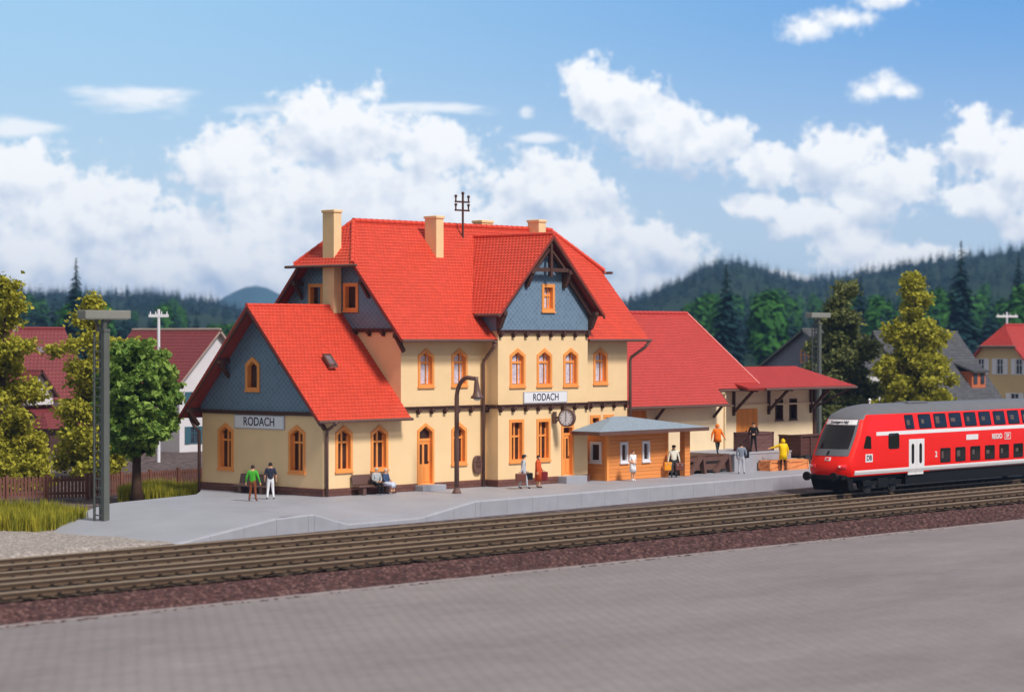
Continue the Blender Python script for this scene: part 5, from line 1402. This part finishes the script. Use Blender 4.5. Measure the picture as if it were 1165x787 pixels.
def bag(name, loc, rz, d, mat, label, cat, hmat=None):
    t = thing(name, loc, label, cat, rz)
    b = B(); b.box((0, 0, d[2]/2), d); b.build("case", mat, t, local=True, bevel=min(d)*.22)
    b = B(); z = d[2]; b.tube([(-d[0]*.18, 0, z-.01), (-d[0]*.15, 0, z+.06), (d[0]*.15, 0, z+.06), (d[0]*.18, 0, z-.01)], .014, 6); b.build("handle", hmat or M['black'], t, local=True)
    b = B(); b.box((d[0]*.25, -d[1]/2-.004, d[2]*.72), (.05, .02, .06)); b.box((-d[0]*.25, -d[1]/2-.004, d[2]*.72), (.05, .02, .06)); b.build("clasp", M['sign_edge'], t, local=True)
suit_brown = plain("brown leather", (110, 62, 50), 0.5, 0.4, 0.12); suit_red = plain("dark red leather", (132, 40, 44), 0.5, 0.4, 0.12); suit_or = plain("orange bag", (244, 158, 30), 0.5, 0.4, 0.06)
bag("suitcase", (11.0, -3.11, .42), R(148), (.56, .17, .40), suit_brown, "brown suitcase carried by the man in the silver grey suit", "suitcase")
bag("travel_bag", (11.70, -2.90, .46), R(140), (.62, .2, .36), M['black'], "black travel bag between the walking man and the woman in rust orange", "bag")
bag("handbag", (12.78, -3.06, .38), R(125), (.5, .17, .46), suit_red, "dark red bag at the side of the woman in the rust orange coat", "bag")
bag("shopping_bag", (24.46, -2.02, .40), R(-38), (.46, .16, .46), suit_or, "bright orange bag held by the man in the cream jacket", "bag")
bag("suitcase", (24.98, -2.42, .40), R(-38), (.5, .17, .42), suit_brown, "dark brown suitcase held by the man in the cream jacket", "suitcase")
bag("shoulder_bag", (30.34, -3.02, .92), R(126), (.32, .14, .40), M['black'], "small black shoulder bag on the man in the grey blue suit", "bag")

# ------------------------------------------------------------------ street furniture
def bench(loc, rz, label):
    t = thing("station_bench", loc, label, "bench", rz, None)
    b = B(); b.box((0, -.05, .43), (2.5, .48, .09)); b.build("seat", M['brown2'], t, local=True, bevel=.03)
    b = B(); b.prism([(-1.25, .16, .50), (1.25, .16, .50), (1.25, .27, 1.0), (-1.25, .27, 1.0)], (0, .08, 0)); b.build("backrest", M['brown2'], t, local=True, bevel=.03)
    for x in (-.8, .8):
        b = B(); b.box((x, -.02, .2), (.22, .4, .40)); b.build("leg", M['brown2'], t, local=True, bevel=.03)
bench((3.05, -.42, .0), 0, "brown bench with two seated people against the cream station front")
bench((-.52, 4.55, -.05), R(-90), "brown bench under the gable wall behind the man in green")
def street_lamp():
    t = thing("street_lamp", (6.4, -2.95, 0), "brown swan neck lamp post standing alone on the platform", "street lamp")
    b = B(); x, y = 6.4, -2.95
    pts = [(x, y, 0), (x, y, 2.6), (x, y, 4.75)]; Rr = .78
    for k in range(1, 11):
        a_ = math.pi*k/10*0.56; pts.append((x, y-Rr*(1-math.cos(a_))*1.0, 4.75+Rr*1.35*math.sin(a_)))
    pts.append((x, y-1.35, pts[-1][2]-.03)); 
    b.tube(pts, [.13, .12, .12]+[.11]*10+[.10], 12); b.build("pole", M['brown2'], t, smooth=True)
    e = Vector(pts[-1])
    b = B(); b.tube([(x, y, 0), (x, y, .08), (x, y, .2), (x, y, .3)], [.24, .23, .16, .13], 12); b.build("foot", M['brown2'], t)
    b = B(); b.tube([e+Vector((0, 0, .10)), e+Vector((0, 0, -.1)), e+Vector((0, -.04, -.62)), e+Vector((0, -.05, -.80)), e+Vector((0, -.05, -.88)), e+Vector((0, -.05, -.98))], [.10, .10, .17, .22, .31, .32], 16); s = b.build("lamp_shade", M['brown2'], t, smooth=True)
    b = B(); b.sphere(e+Vector((0, -.05, -1.0)), (.2, .2, .1), 12, 8); b.build("globe", M['post'], s)
street_lamp()
def mast(loc, top, sc_, label):
    t = thing("floodlight_mast", loc, label, "floodlight mast"); x, y, z0 = loc
    zt = top-.95*sc_
    b = B(); b.prism([(x+.02*sc_, y-.28*sc_, z0), (x+.34*sc_, y-.28*sc_, z0), (x+.34*sc_, y-.03*sc_, z0), (x+.02*sc_, y-.03*sc_, z0)], (0, 0, zt-z0)); b.build("column", M['mast'], t, bevel=.02)
    b = B(); b.bar((x-.02*sc_, y+.36*sc_, z0), (x-.02*sc_, y+.36*sc_, zt), .09*sc_, .09*sc_); b.bar((x+.3*sc_, y+.36*sc_, z0), (x+.3*sc_, y+.36*sc_, zt), .07*sc_, .07*sc_); lg = b
    n = int((zt-z0)/(.42*sc_))
    for k in range(n):
        z = z0+.25*sc_+k*(zt-z0-.3*sc_)/n; lg.bar((x, y+.37*sc_, z), (x, y-.05*sc_, z), .05*sc_, .06*sc_); lg.bar((x+.3*sc_, y+.37*sc_, z+.2*sc_), (x+.3*sc_, y-.05*sc_, z), .04*sc_, .05*sc_)
    lg.build("ladder", M['mast'], t)
    b = B(); b.prism([(x, y-.3*sc_, zt), (x+.36*sc_, y-.3*sc_, zt), (x+.36*sc_, y+.3*sc_, zt), (x, y+.3*sc_, zt)], (0, 0, .12*sc_)); b.bar((x+.18*sc_, y-.02, zt+.1*sc_), (x+.18*sc_, y-.1, top-.36*sc_), .2*sc_, .2*sc_); b.bar((x+.05*sc_, y+.1*sc_, zt+.1*sc_), (x-.28*sc_, y, top-.36*sc_), .10*sc_, .10*sc_); b.bar((x+.3*sc_, y+.1*sc_, zt+.1*sc_), (x+.65*sc_, y, top-.36*sc_), .10*sc_, .10*sc_); b.build("bracket", M['mast'], t)
    b = B(); b.rng(x-1.05*sc_, x+1.50*sc_, y-.34*sc_, y+.28*sc_, top-.38*sc_, top); h = b.build("lamp_housing", M['mastlight'], t, bevel=.03*sc_)
    b = B(); b.rng(x-.95*sc_, x+1.4*sc_, y-.26*sc_, y+.2*sc_, top-.41*sc_, top-.375*sc_); b.build("lens", M['post'], h)
mast((-14.0, -.35, -.40), 9.02, 1.0, "tall grey floodlight mast with ladder at the left end of the platform")
mast((76.1, 24.6, -.76), 9.75, 1.0, "grey floodlight mast behind the canopy of the goods shed")
def crate(loc, d, rz, mat, label, name="wooden_crate"):
    t = thing(name, loc, label, "crate", rz)
    b = B(); b.box((0, 0, d[2]/2), (d[0]-.06, d[1]-.06, d[2]-.04)); b.build("panel", mat, t, local=True)
    b = B(); x, y, z = d[0]/2, d[1]/2, d[2]
    for sx in (-1, 1):
        for sy in (-1, 1): b.bar((sx*(x-.05), sy*(y-.04), 0), (sx*(x-.05), sy*(y-.04), z), .13, .11)
    for zz in (.06, z-.06):
        for s_ in (-1, 1): b.bar((-x, s_*(y-.035), zz), (x, s_*(y-.035), zz), .10, .12); b.bar((s_*(x-.035), -y, zz), (s_*(x-.035), y, zz), .10, .12)
    b.bar((-x+.1, -y+.02, .12), (x-.1, -y+.02, z-.12), .07, .12); b.bar((-x+.02, -y+.1, z-.12), (-x+.02, y-.1, .12), .07, .12)
    b.build("batten", mat, t, local=True)
crb = plank_mat("brown crate boards", (116, 82, 78), 0.22, 2)
crate((35.55, .35, 1.05), (2.35, 1.2, 1.12), 0, crb, "large brown wooden crate on the concrete dock beside the man in black")
cro = plain("pale orange packing boards", (226, 146, 92), 0.7, 0.25, 0.12, 2.5, 0.2, 16)
crate((34.35, -1.85, 0), (1.5, .8, .60), R(2), cro, "orange packing case left of the yellow raincoat on the platform", "packing_case")
crate((36.3, -1.95, 0), (2.1, .8, .58), R(-1), cro, "longer orange packing case right of the yellow raincoat on the platform", "packing_case")
def wagon():
    WX = 40.9
    t = thing("freight_trolley", (WX+2, 1.6, 0), "dark brown box trolley on wheels parked by the shed beside the red railcar", "trolley")
    wm = plank_mat("dark brown wagon boards", (92, 56, 48), 0.24, 2)
    b = B(); b.rng(WX+.1, WX+4.5, .9, 2.5, .55, 1.75); b.build("box_body", wm, t)
    b = B()
    for x in (WX+.15, WX+1.2, WX+2.3, WX+3.4, WX+4.45): b.bar((x, .87, .5), (x, .87, 1.8), .12, .08)
    b.bar((WX+.1, .86, 1.76), (WX+4.5, .86, 1.76), .1, .1); b.bar((WX+.07, .9, 1.76), (WX+.07, 2.5, 1.76), .1, .1); b.build("stanchion", M['brown'], t)
    b = B(); b.rng(WX, WX+4.6, .85, 2.55, .38, .55); b.build("chassis", M['under'], t)
    for x in (WX+.8, WX+3.8):
        for y in (.85, 2.5):
            b = B(); b.tube([(x, y-.06, .3), (x, y+.06, .3)], .30, 16); b.build("wheel", M['wheel'], t)
wagon()

# ------------------------------------------------------------------ houses beyond the station
def house(name, loc, rz, L, Wd, hw, hr, roofm, wallm, label, gablem=None, wins=(), half_hip=0.0, ov=0.45, course=0.34, trim=None):
    """ridge along local x; gables at both ends; hw eave height, hr ridge height"""
    t = thing(name, loc, label, "house", rz); x0, x1, y = -L/2, L/2, Wd/2
    k = (hr-hw)/y; hz = hr-half_hip; hy = (hr-hz)/k if half_hip else 0
    b = B()
    gp = lambda: [(-y, 0), (y, 0), (y, hw), (hy, hz), (-hy, hz)] if half_hip else [(-y, 0), (y, 0), (y, hw), (0, hr)]+[(-y, hw)]
    g = [(-y, 0), (y, 0), (y, hw)]+([(hy, hz-.1), (-hy, hz-.1)] if half_hip else [(0, hr-.1)])+[(-y, hw)]
    Ls = lambda O, ad, nd, outer, hs: wall(b, O, ad, nd, outer, hs, .15)
    sides = {'-x': ((x0, 0, 0), YM, XM), '+x': ((x1, 0, 0), YP, XP), '-y': ((0, -y, 0), XP, YM), '+y': ((0, y, 0), XM, YP)}
    for sd, (O, ad, nd) in sides.items():
        hs = [arch_poly(w_[1], w_[2]+.02, w_[3]-.06, w_[4]-.06, False) for w_ in wins if w_[0] == sd]
        Ls(O, ad, nd, g if 'x' in sd else [(x0, 0), (x1, 0), (x1, hw), (x0, hw)], hs)
    b.build("wall", wallm, t, local=True)
    if gablem:
        for sd in ('-x', '+x'):
            O, ad, nd = sides[sd]; b2 = B(); n_ = Vector(nd); wall(b2, Vector(O)+n_*.06, ad, nd, [(-y, hw-.1), (y, hw-.1), (y, hw+.02), (0, hr-.15), (-y, hw+.02)]); b2.build("gable", gablem, t, local=True)
    for w_ in wins:
        O, ad, nd = sides[w_[0]]; m_ = w_[5] if len(w_) > 5 else M['white']
        off = Vector(nd)*(.065 if gablem and w_[2] > hw else 0)
        fr = B(); a_ = Vector(ad); n_ = Vector(nd); Pt = lambda p, d: Vector(O)+off+a_*p[0]+Vector((0, 0, p[1]))+n_*d
        out = arch_poly(w_[1], w_[2], w_[3], w_[4], False); inn = arch_poly(w_[1], w_[2]+.08, w_[3]-.16, w_[4]-.16, False)
        for i in range(4): fr.add([Pt(out[i], .04), Pt(out[(i+1) % 4], .04), Pt(inn[(i+1) % 4], .04), Pt(inn[i], .04)], [(0, 1, 2, 3)]); fr.add([Pt(inn[i], .04), Pt(inn[(i+1) % 4], .04), Pt(inn[(i+1) % 4], -.08), Pt(inn[i], -.08)], [(0, 1, 2, 3)]); fr.add([Pt(out[i], -.02), Pt(out[(i+1) % 4], -.02), Pt(out[(i+1) % 4], .04), Pt(out[i], .04)], [(0, 1, 2, 3)])
        fr.bar(Pt((w_[1], w_[2]+.05), -.03), Pt((w_[1], w_[2]+w_[4]-.05), -.03), .06, .06); fr.bar(Pt((w_[1]-w_[3]/2+.05, w_[2]+w_[4]*.6), -.03), Pt((w_[1]+w_[3]/2-.05, w_[2]+w_[4]*.6), -.03), .06, .06)
        f = fr.build("window", m_, t, local=True)
        gl = B(); gl.add([Pt(p, -.06) for p in inn], [(0, 1, 2, 3)]); gl.build("pane", M['glass_bg'], f, local=True)
        if len(w_) > 6:
            for s_ in (-1, 1):
                sb = B(); c = w_[1]+s_*(w_[3]/2+.27); sb.prism([Pt((c-.24, w_[2]), .01), Pt((c+.24, w_[2]), .01), Pt((c+.24, w_[2]+w_[4]), .01), Pt((c-.24, w_[2]+w_[4]), .01)], n_*.05); sb.build("shutter", w_[6], f, local=True)
    b = B(); ez = hw-ov*k
    X0, X1 = x0-ov, x1+ov
    if half_hip:
        hrun = hy*0.8
        roof_plane(b, [(X0, -y-ov, ez), (X1, -y-ov, ez), (X1, -hy, hz), (X1-hrun, 0, hr), (X0+hrun, 0, hr), (X0, -hy, hz)], course)
        roof_plane(b, [(X1, y+ov, ez), (X0, y+ov, ez), (X0, hy, hz), (X0+hrun, 0, hr), (X1-hrun, 0, hr), (X1, hy, hz)], course)
        roof_plane(b, [(X0-.1, hy+.12, hz-.1), (X0-.1, -hy-.12, hz-.1), (X0+hrun, 0, hr)], course); roof_plane(b, [(X1+.1, -hy-.12, hz-.1), (X1+.1, hy+.12, hz-.1), (X1-hrun, 0, hr)], course)
    else:
        roof_plane(b, [(X0, -y-ov, ez), (X1, -y-ov, ez), (X1, 0, hr), (X0, 0, hr)], course); roof_plane(b, [(X1, y+ov, ez), (X0, y+ov, ez), (X0, 0, hr), (X1, 0, hr)], course)
    rf = b.build("roof", [roofm, trim or M['brown']], t, local=True)
    b = B(); b.tube([(X0+(hrun if half_hip else 0), 0, hr+.02), (X1-(hrun if half_hip else 0), 0, hr+.02)], .11, 8); b.build("ridge_cap", trim or M['brown'], rf, local=True)
    if half_hip:
        b = B(); b.tube([(X0-.16, hy+.35, hz-.14), (X0-.16, -hy-.35, hz-.14)], .1, 8); b.build("gutter", M['mast'], t, local=True)
    return t
GZ = -0.76
wplas = plain("white house plaster", (214, 210, 214), 0.8, 0.2, 0.05, 0.6); gplas = plain("pale green grey plaster", (188, 196, 188), 0.8, 0.2, 0.05, 0.6); yplas = plain("ochre house plaster", (216, 188, 140), 0.8, 0.2, 0.05, 0.6)
slate2 = slate_mat("dark grey gable slate", (104, 106, 118), 0.36); owin = M['orange']; teal = plain("teal shutters", (60, 96, 110), 0.6, 0.3, 0.06)
vergew = plain("pale ridge mortar", (170, 150, 140), 0.7, 0.2, 0.1)
# white house whose gable faces the viewer, left of the station
house("village_house", (39.95, 59.0, GZ), R(-90), 9.6, 7.3, 5.5, 9.15, M['roof_dark'], wplas, "white house with dark red roof behind the round green tree",
      wins=[('+x', -2.2, 3.2, .9, 1.3, teal, teal), ('+x', -2.2, .6, .9, 1.3, teal, teal), ('+x', .9, 3.2, .9, 1.3, teal, teal), ('+x', .9, .6, .9, 1.3, teal, teal), ('-y', -2, 3.1, .9, 1.3, teal), ('-y', 1.5, 3.1, .9, 1.3, teal)], trim=vergew)
h1 = house("village_house", (28.6, 65.2, GZ), 0, 10.0, 7.4, 4.5, 9.25, M['roof_old'], wplas, "pale house with faded red roof and brown porch behind the yellow trees at left",
      wins=[('-y', 1.0, 2.4, 1.0, 1.3, owin), ('-y', 3.4, 2.4, 1.0, 1.3, owin), ('-y', 3.8, .6, 1.0, 1.2, owin)], trim=M['roof_dark'])
def porch():
    b = B(); roof_plane(b, [(-1.0, -5.2, 2.75), (4.6, -5.2, 2.75), (4.6, -3.75, 3.45), (-1.0, -3.75, 3.45)], .34); b.build("lean_to_roof", [M['roof_old'], M['brown']], h1, local=True)
    b = B(); roof_plane(b, [(-1.6, -7.4, 1.9), (2.6, -7.4, 1.9), (1.7, -5.6, 3.0), (-.7, -5.6, 3.0)], .34); roof_plane(b, [(2.6, -7.4, 1.9), (2.6, -4.0, 1.9), (1.7, -5.6, 3.0)], .34); roof_plane(b, [(-1.6, -4, 1.9), (-1.6, -7.4, 1.9), (-.7, -5.6, 3.0)], .34); b.build("porch_roof", [M['roof_old'], M['brown']], h1, local=True)
    b = B(); b.rng(-1.2, 2.2, -7.0, -3.75, 0, 1.85); b.build("porch", plank_mat("dark porch boards", (84, 58, 54), .2, 2), h1, local=True)
    b = B(); roof_plane(b, [(-1.9, -4.9, 4.2), (-1.9, -2.0, 4.2), (-.3, -2.0, 6.2), (-.3, -4.9, 6.2)], .34); roof_plane(b, [(1.3, -2.0, 4.2), (1.3, -4.9, 4.2), (-.3, -4.9, 6.2), (-.3, -2.0, 6.2)], .34); b.build("dormer_roof", [M['roof_old'], M['brown']], h1, local=True)
    b = B(); b.prism([(-1.6, -4.5, 3.6), (1.0, -4.5, 3.6), (1.0, -4.5, 4.4), (-.3, -4.5, 6.0), (-1.6, -4.5, 4.4)], (0, 2.5, 0)); b.build("dormer_wall", wplas, h1, local=True)
    b = B(); b.rng(.5, .95, -.2, .25, 8.7, 9.85); b.build("chimney", vergew, h1, local=True)
    b = B(); b.bar((2.2, -1.5, 7.42), (2.2, -1.15, 7.86), .5, .1); b.build("skylight", M['skyglass'], h1, local=True)
porch()
house("slate_house", (96.3, 37.64, GZ), 0, 7.2, 9.5, 6.0, 9.25, M['roof_grey'], wplas, "white house with grey slate gable and dark roof behind the right floodlight mast",
      gablem=slate2, wins=[('-x', 0.1, 6.35, .9, 1.15, owin), ('-x', -2.0, 3.0, 1.0, 1.3), ('-x', 2.0, 3.0, 1.0, 1.3), ('-y', 0, 3, 1.0, 1.3)], trim=M['mast'])
h3 = house("slate_house", (107.6, 35.94, GZ), 0, 13.0, 9.4, 3.2, 9.05, M['roof_grey'], gplas, "low green grey house with steep slate roof and orange dormer behind the yellow tree",
      wins=[('-y', 3, .8, 1.0, 1.3), ('-y', 0, .8, 1, 1.3)], trim=M['mast'])
def dormer():
    b = B(); b.prism([(2.9, -4.1, 4.0), (5.2, -4.1, 4.0), (5.2, -4.1, 5.5), (2.9, -4.1, 5.5)], (0, 1.6, 0)); d = b.build("dormer", plank_mat("orange dormer boards", (196, 108, 70), .55, 0), h3, local=True)
    b = B(); roof_plane(b, [(2.7, -4.45, 5.5), (5.4, -4.45, 5.5), (5.4, -2.2, 6.3), (2.7, -2.2, 6.3)], .3); b.build("dormer_roof", [M['roof_grey'], M['mast']], d, local=True)
    for x in (3.45, 4.65):
        b = B(); b.rng(x-.3, x+.3, -4.16, -4.08, 4.35, 5.3); b.build("dormer_window", M['glass_bg'], d, local=True)
dormer()
house("ochre_house", (141.5, 43.4, GZ), 0, 14.5, 9.0, 4.9, 9.85, M['roof_house'], yplas, "ochre house with bright red half hipped roof and white shutters at the right edge",
      wins=[('-x', -2.1, 4.85, .8, 1.6, M['white'], M['white']), ('-x', 0.1, 4.85, .8, 1.6, M['white'], M['white']), ('-x', 2.3, 4.85, .8, 1.6, M['white'], M['white']), ('-x', -2.2, 1.2, 1.0, 1.8, M['white'], teal), ('-x', 1.8, 1.2, 1.0, 1.8, M['white'], M['white'])], half_hip=2.05, trim=M['roof_house'])
def utility_pole(loc, top, arm, label, rz=0.3):
    t = thing("utility_pole", loc, label, "utility pole", rz); h = top-loc[2]
    b = B(); b.tube([(0, 0, 0), (0, 0, h)], [.12, .10], 10); b.build("pole", M['white'], t, local=True)
    b = B(); b.bar((-arm/2, 0, h-.45), (arm/2, 0, h-.45), .2, .2); b.build("crossarm", M['white'], t, local=True)
    for x in (-arm*.42, -arm*.15, arm*.15, arm*.42):
        b = B(); b.tube([(x, 0, h-.35), (x, 0, h-.15)], [.04, .03], 8); b.build("insulator", M['white'], t, local=True)
utility_pole(tuple(at((180-582)/2813*170, 170, GZ)), 9.75, 1.35, "white utility pole with crossarm behind the round green tree", R(-47))
utility_pole(tuple(at((1145-582)/2813*262, 262, GZ)), 10.5, 2.5, "white utility pole rising behind the ochre house", R(-30))

# ------------------------------------------------------------------ fences
def fence(pts, label):
    t = thing("picket_fence", tuple(pts[0]), label, "fence"); r = random.Random(3)
    for a_, e in zip(pts[:-1], pts[1:]):
        a_, e = Vector(a_), Vector(e); d = e-a_; L = d.length; u = d/L; n_ = Vector((u.y, -u.x, 0)); k = int(L/.19)
        b = B()
        for i in range(k):
            p = a_+u*(.1+i*.19)+n_*.06; hh = 1.28+r.uniform(-.03, .03)
            b.prism([p-u*.065+Vector((0, 0, .1)), p+u*.065+Vector((0, 0, .1)), p+u*.065+Vector((0, 0, hh-.06)), p+Vector((0, 0, hh)), p-u*.065+Vector((0, 0, hh-.06))], n_*.03)
        b.build("pickets", M['fence'], t)
        for z in (.35, 1.05):
            b = B(); b.bar(a_+Vector((0, 0, z)), e+Vector((0, 0, z)), .08, .13); b.build("rail", M['fence'], t)
        m = max(1, round(L/2.2))
        for i in range(m+1):
            p = a_+d*i/m+n_*.10; b = B(); b.bar(p, p+Vector((0, 0, 1.36)), .16, .16); b.build("post", M['fence'], t)
fp = lambda px, Z: at((px-582)/2813*Z, Z, GZ)
fence([fp(-40, 128.5), fp(98, 131)], "brown picket fence in front of the yellow trees at the left edge")
fence([fp(102, 131.5), fp(262, 141)], "brown picket fence behind the round green tree")

# ------------------------------------------------------------------ trees and grass
def foam_tree(name, px, Z, z_top, half_w, mat, label, seed, z_lo=1.0, slim=1.0, size=.13, per=44.0):
    t = thing(name, tuple(fp(px, Z)), label, "tree"); r = random.Random(seed)
    h = z_top-GZ; lobes = []
    n = int(h/0.8)
    for i in range(n):
        f = i/(n-1.0); z = z_lo+(h-z_lo-0.4)*f
        env = half_w*(0.55+0.62*math.sin(math.pi*min(1, (f*0.86+0.14))**1.1))*(1-f*0.50)
        m = 3 if f < .75 else 2
        for j in range(m):
            a_ = r.uniform(0, 6.28); rr_ = env*r.uniform(.25, .72)
            s_ = r.uniform(.55, .95)*(0.55+0.55*(1-f))*half_w/2.4
            lobes.append((math.cos(a_)*rr_, math.sin(a_)*rr_, z+r.uniform(-.4, .4), s_*1.15, s_*1.15, s_*.8))
    for q in range(9):
        a_ = r.uniform(0, 6.28); lobes.append((math.cos(a_)*half_w*.7, math.sin(a_)*half_w*.7, z_lo+r.uniform(.5, 2.2), .8, .8, .6))
    for q in range(5):
        a_ = r.uniform(0, 6.28); z = r.uniform(z_lo+.5, h*.75); lobes.append((math.cos(a_)*half_w*.95, math.sin(a_)*half_w*.95, z, .5, .5, .34))
    lobes.append((0.1, 0, h-.5, .38, .38, .55))
    leaf_crown("crown", t, mat, lobes, per, size, seed, clump=.26)
    trunk("trunk", t, h*.9, .2*half_w/2.4+.03, .15, 6, seed, half_w*.8, .2)
foam_tree("leafy_tree", 2, 139, 11.0, 2.55, M['leaf_y'], "tall ragged yellow green tree at the left edge of the picture", 4, -.1)
foam_tree("leafy_tree", 106, 150, 10.2, 2.4, M['leaf_y'], "yellow green tree directly behind the left floodlight mast", 8, .0)
foam_tree("leafy_tree", 957, 208, 11.9, 3.7, M['leaf_d'], "dark olive tree beside the right floodlight mast", 15, .3, size=.16)
foam_tree("leafy_tree", 1041, 203, 13.0, 3.4, M['leaf_y'], "tall yellow green tree behind the red railcar", 21, .3, size=.16)
def round_tree():
    t = thing("round_tree", tuple(fp(156, 127)), "dense round green tree with brown trunk in front of the fence", "tree")
    r = np.random.default_rng(2); lobes = []
    d = unit(r, 360)
    for v in d:
        k = r.uniform(.66, 1.0); lobes.append((v[0]*2.08*k, v[1]*2.08*k, 5.45+v[2]*3.0*k, .33, .33, .27))
    leaf_crown("crown", t, M['leaf_g'], lobes, 24, .15, 5, clump=.10, shell=.3)
    trunk("trunk", t, 6.0, .30, .05, 9, 3, 1.7, .42)
round_tree()
def grass(name, k, px, Zr, hgt, label, seed, edge):
    r = np.random.default_rng(seed); P = []; F = []
    pts = []
    while len(pts) < k:
        x = r.uniform(*px); Z = r.uniform(*Zr)
        if edge(x, Z): pts.append((x, Z))
    for i, (x, Z) in enumerate(pts):
        p = at((x-582)/2813*Z, Z, GZ+.06); h = hgt*r.uniform(.45, 1.1)*(0.7+0.5*float(vnoise(np.array([p.x]), np.array([p.y]), 1.6, 31)[0])); a_ = r.uniform(0, 6.28); ln = r.uniform(.05, .3)*h; w_ = r.uniform(.018, .035)
        sx, sy = math.cos(a_+1.57)*w_, math.sin(a_+1.57)*w_; lx, ly = math.cos(a_)*ln, math.sin(a_)*ln
        o = len(P)
        P += [(p.x-sx, p.y-sy, p.z), (p.x+sx, p.y+sy, p.z), (p.x+sx*.7+lx*.4, p.y+sy*.7+ly*.4, p.z+h*.6), (p.x-sx*.7+lx*.4, p.y-sy*.7+ly*.4, p.z+h*.6), (p.x+lx, p.y+ly, p.z+h)]
        F += [(o, o+1, o+2, o+3), (o+3, o+2, o+4)]
    me = bpy.data.meshes.new(name); me.from_pydata(P, [], F); me.materials.append(M['grassA']); me.update()
    o = bpy.data.objects.new(name, me); col.objects.link(o); tag(o, label, "grass", kind='stuff')
grass("tall_grass", 9000, (-30, 100), (108, 118), .85, "patch of long yellow green grass at the left edge beside the gravel", 1, lambda x, Z: Z > 108+max(0, (x-40))*.07 and Z < 118-max(0, (x-60))*.08)
grass("tall_grass", 7000, (134, 236), (127.5, 132.5), .95, "patch of long yellow green grass between fence and platform beside the gable", 2, lambda x, Z: Z < 132.5-max(0, 150-x)*.15)
# prominent trees at the edge of the wood
def spruce(px, fw, h, label, seed):
    rt = (px-582)/2813*fw; z = float(hill_h(np.array([rt]), np.array([fw]))[0])-.6
    t = thing("spruce_tree", (*at(rt, fw)[:2], z), label, "spruce"); r = np.random.default_rng(seed)
    C, N, U, S = conifer_arrays(r, h, h*.24, 34, 26)
    quads_mesh("crown", C, N, U, S*.8, M['needle'], t, asp=.7)
    b = B(); b.tube([(0, 0, -1), (0, 0, h*.5), (0, 0, h*.97)], [h*.022, h*.014, h*.003], 7); b.build("trunk", M['bark'], t, local=True)
spruce(86, 420, 21, "tall dark spruce standing above the wood at the upper left", 1)
spruce(1093, 470, 24.5, "tallest dark spruce on the wooded slope at right", 2)
spruce(1158, 480, 22, "dark spruce above the ochre house at the right edge", 3)
spruce(826, 430, 20, "dark spruce in the wood above the goods shed roof", 4)
spruce(979, 520, 18, "slim dark spruce between the olive tree and the yellow tree", 5)
# ------------------------------------------------------------------ the air
def haze():
    s = bpy.data.materials.new("thin blue air"); s.use_nodes = True; n = s.node_tree.nodes; l = s.node_tree.links; n.clear()
    o = n.new("ShaderNodeOutputMaterial"); v = n.new("ShaderNodeVolumePrincipled"); l.new(v.outputs[0], o.inputs[1])
    v.inputs["Color"].default_value = (0.32, 0.56, 1.0, 1); v.inputs["Density"].default_value = 1.35e-4; v.inputs["Anisotropy"].default_value = 0.0
    b = B(); b.rng(-4600, 4600, -4600, 4600, -2.6, 118); tag(b.build("haze", s), kind='stuff')
haze()
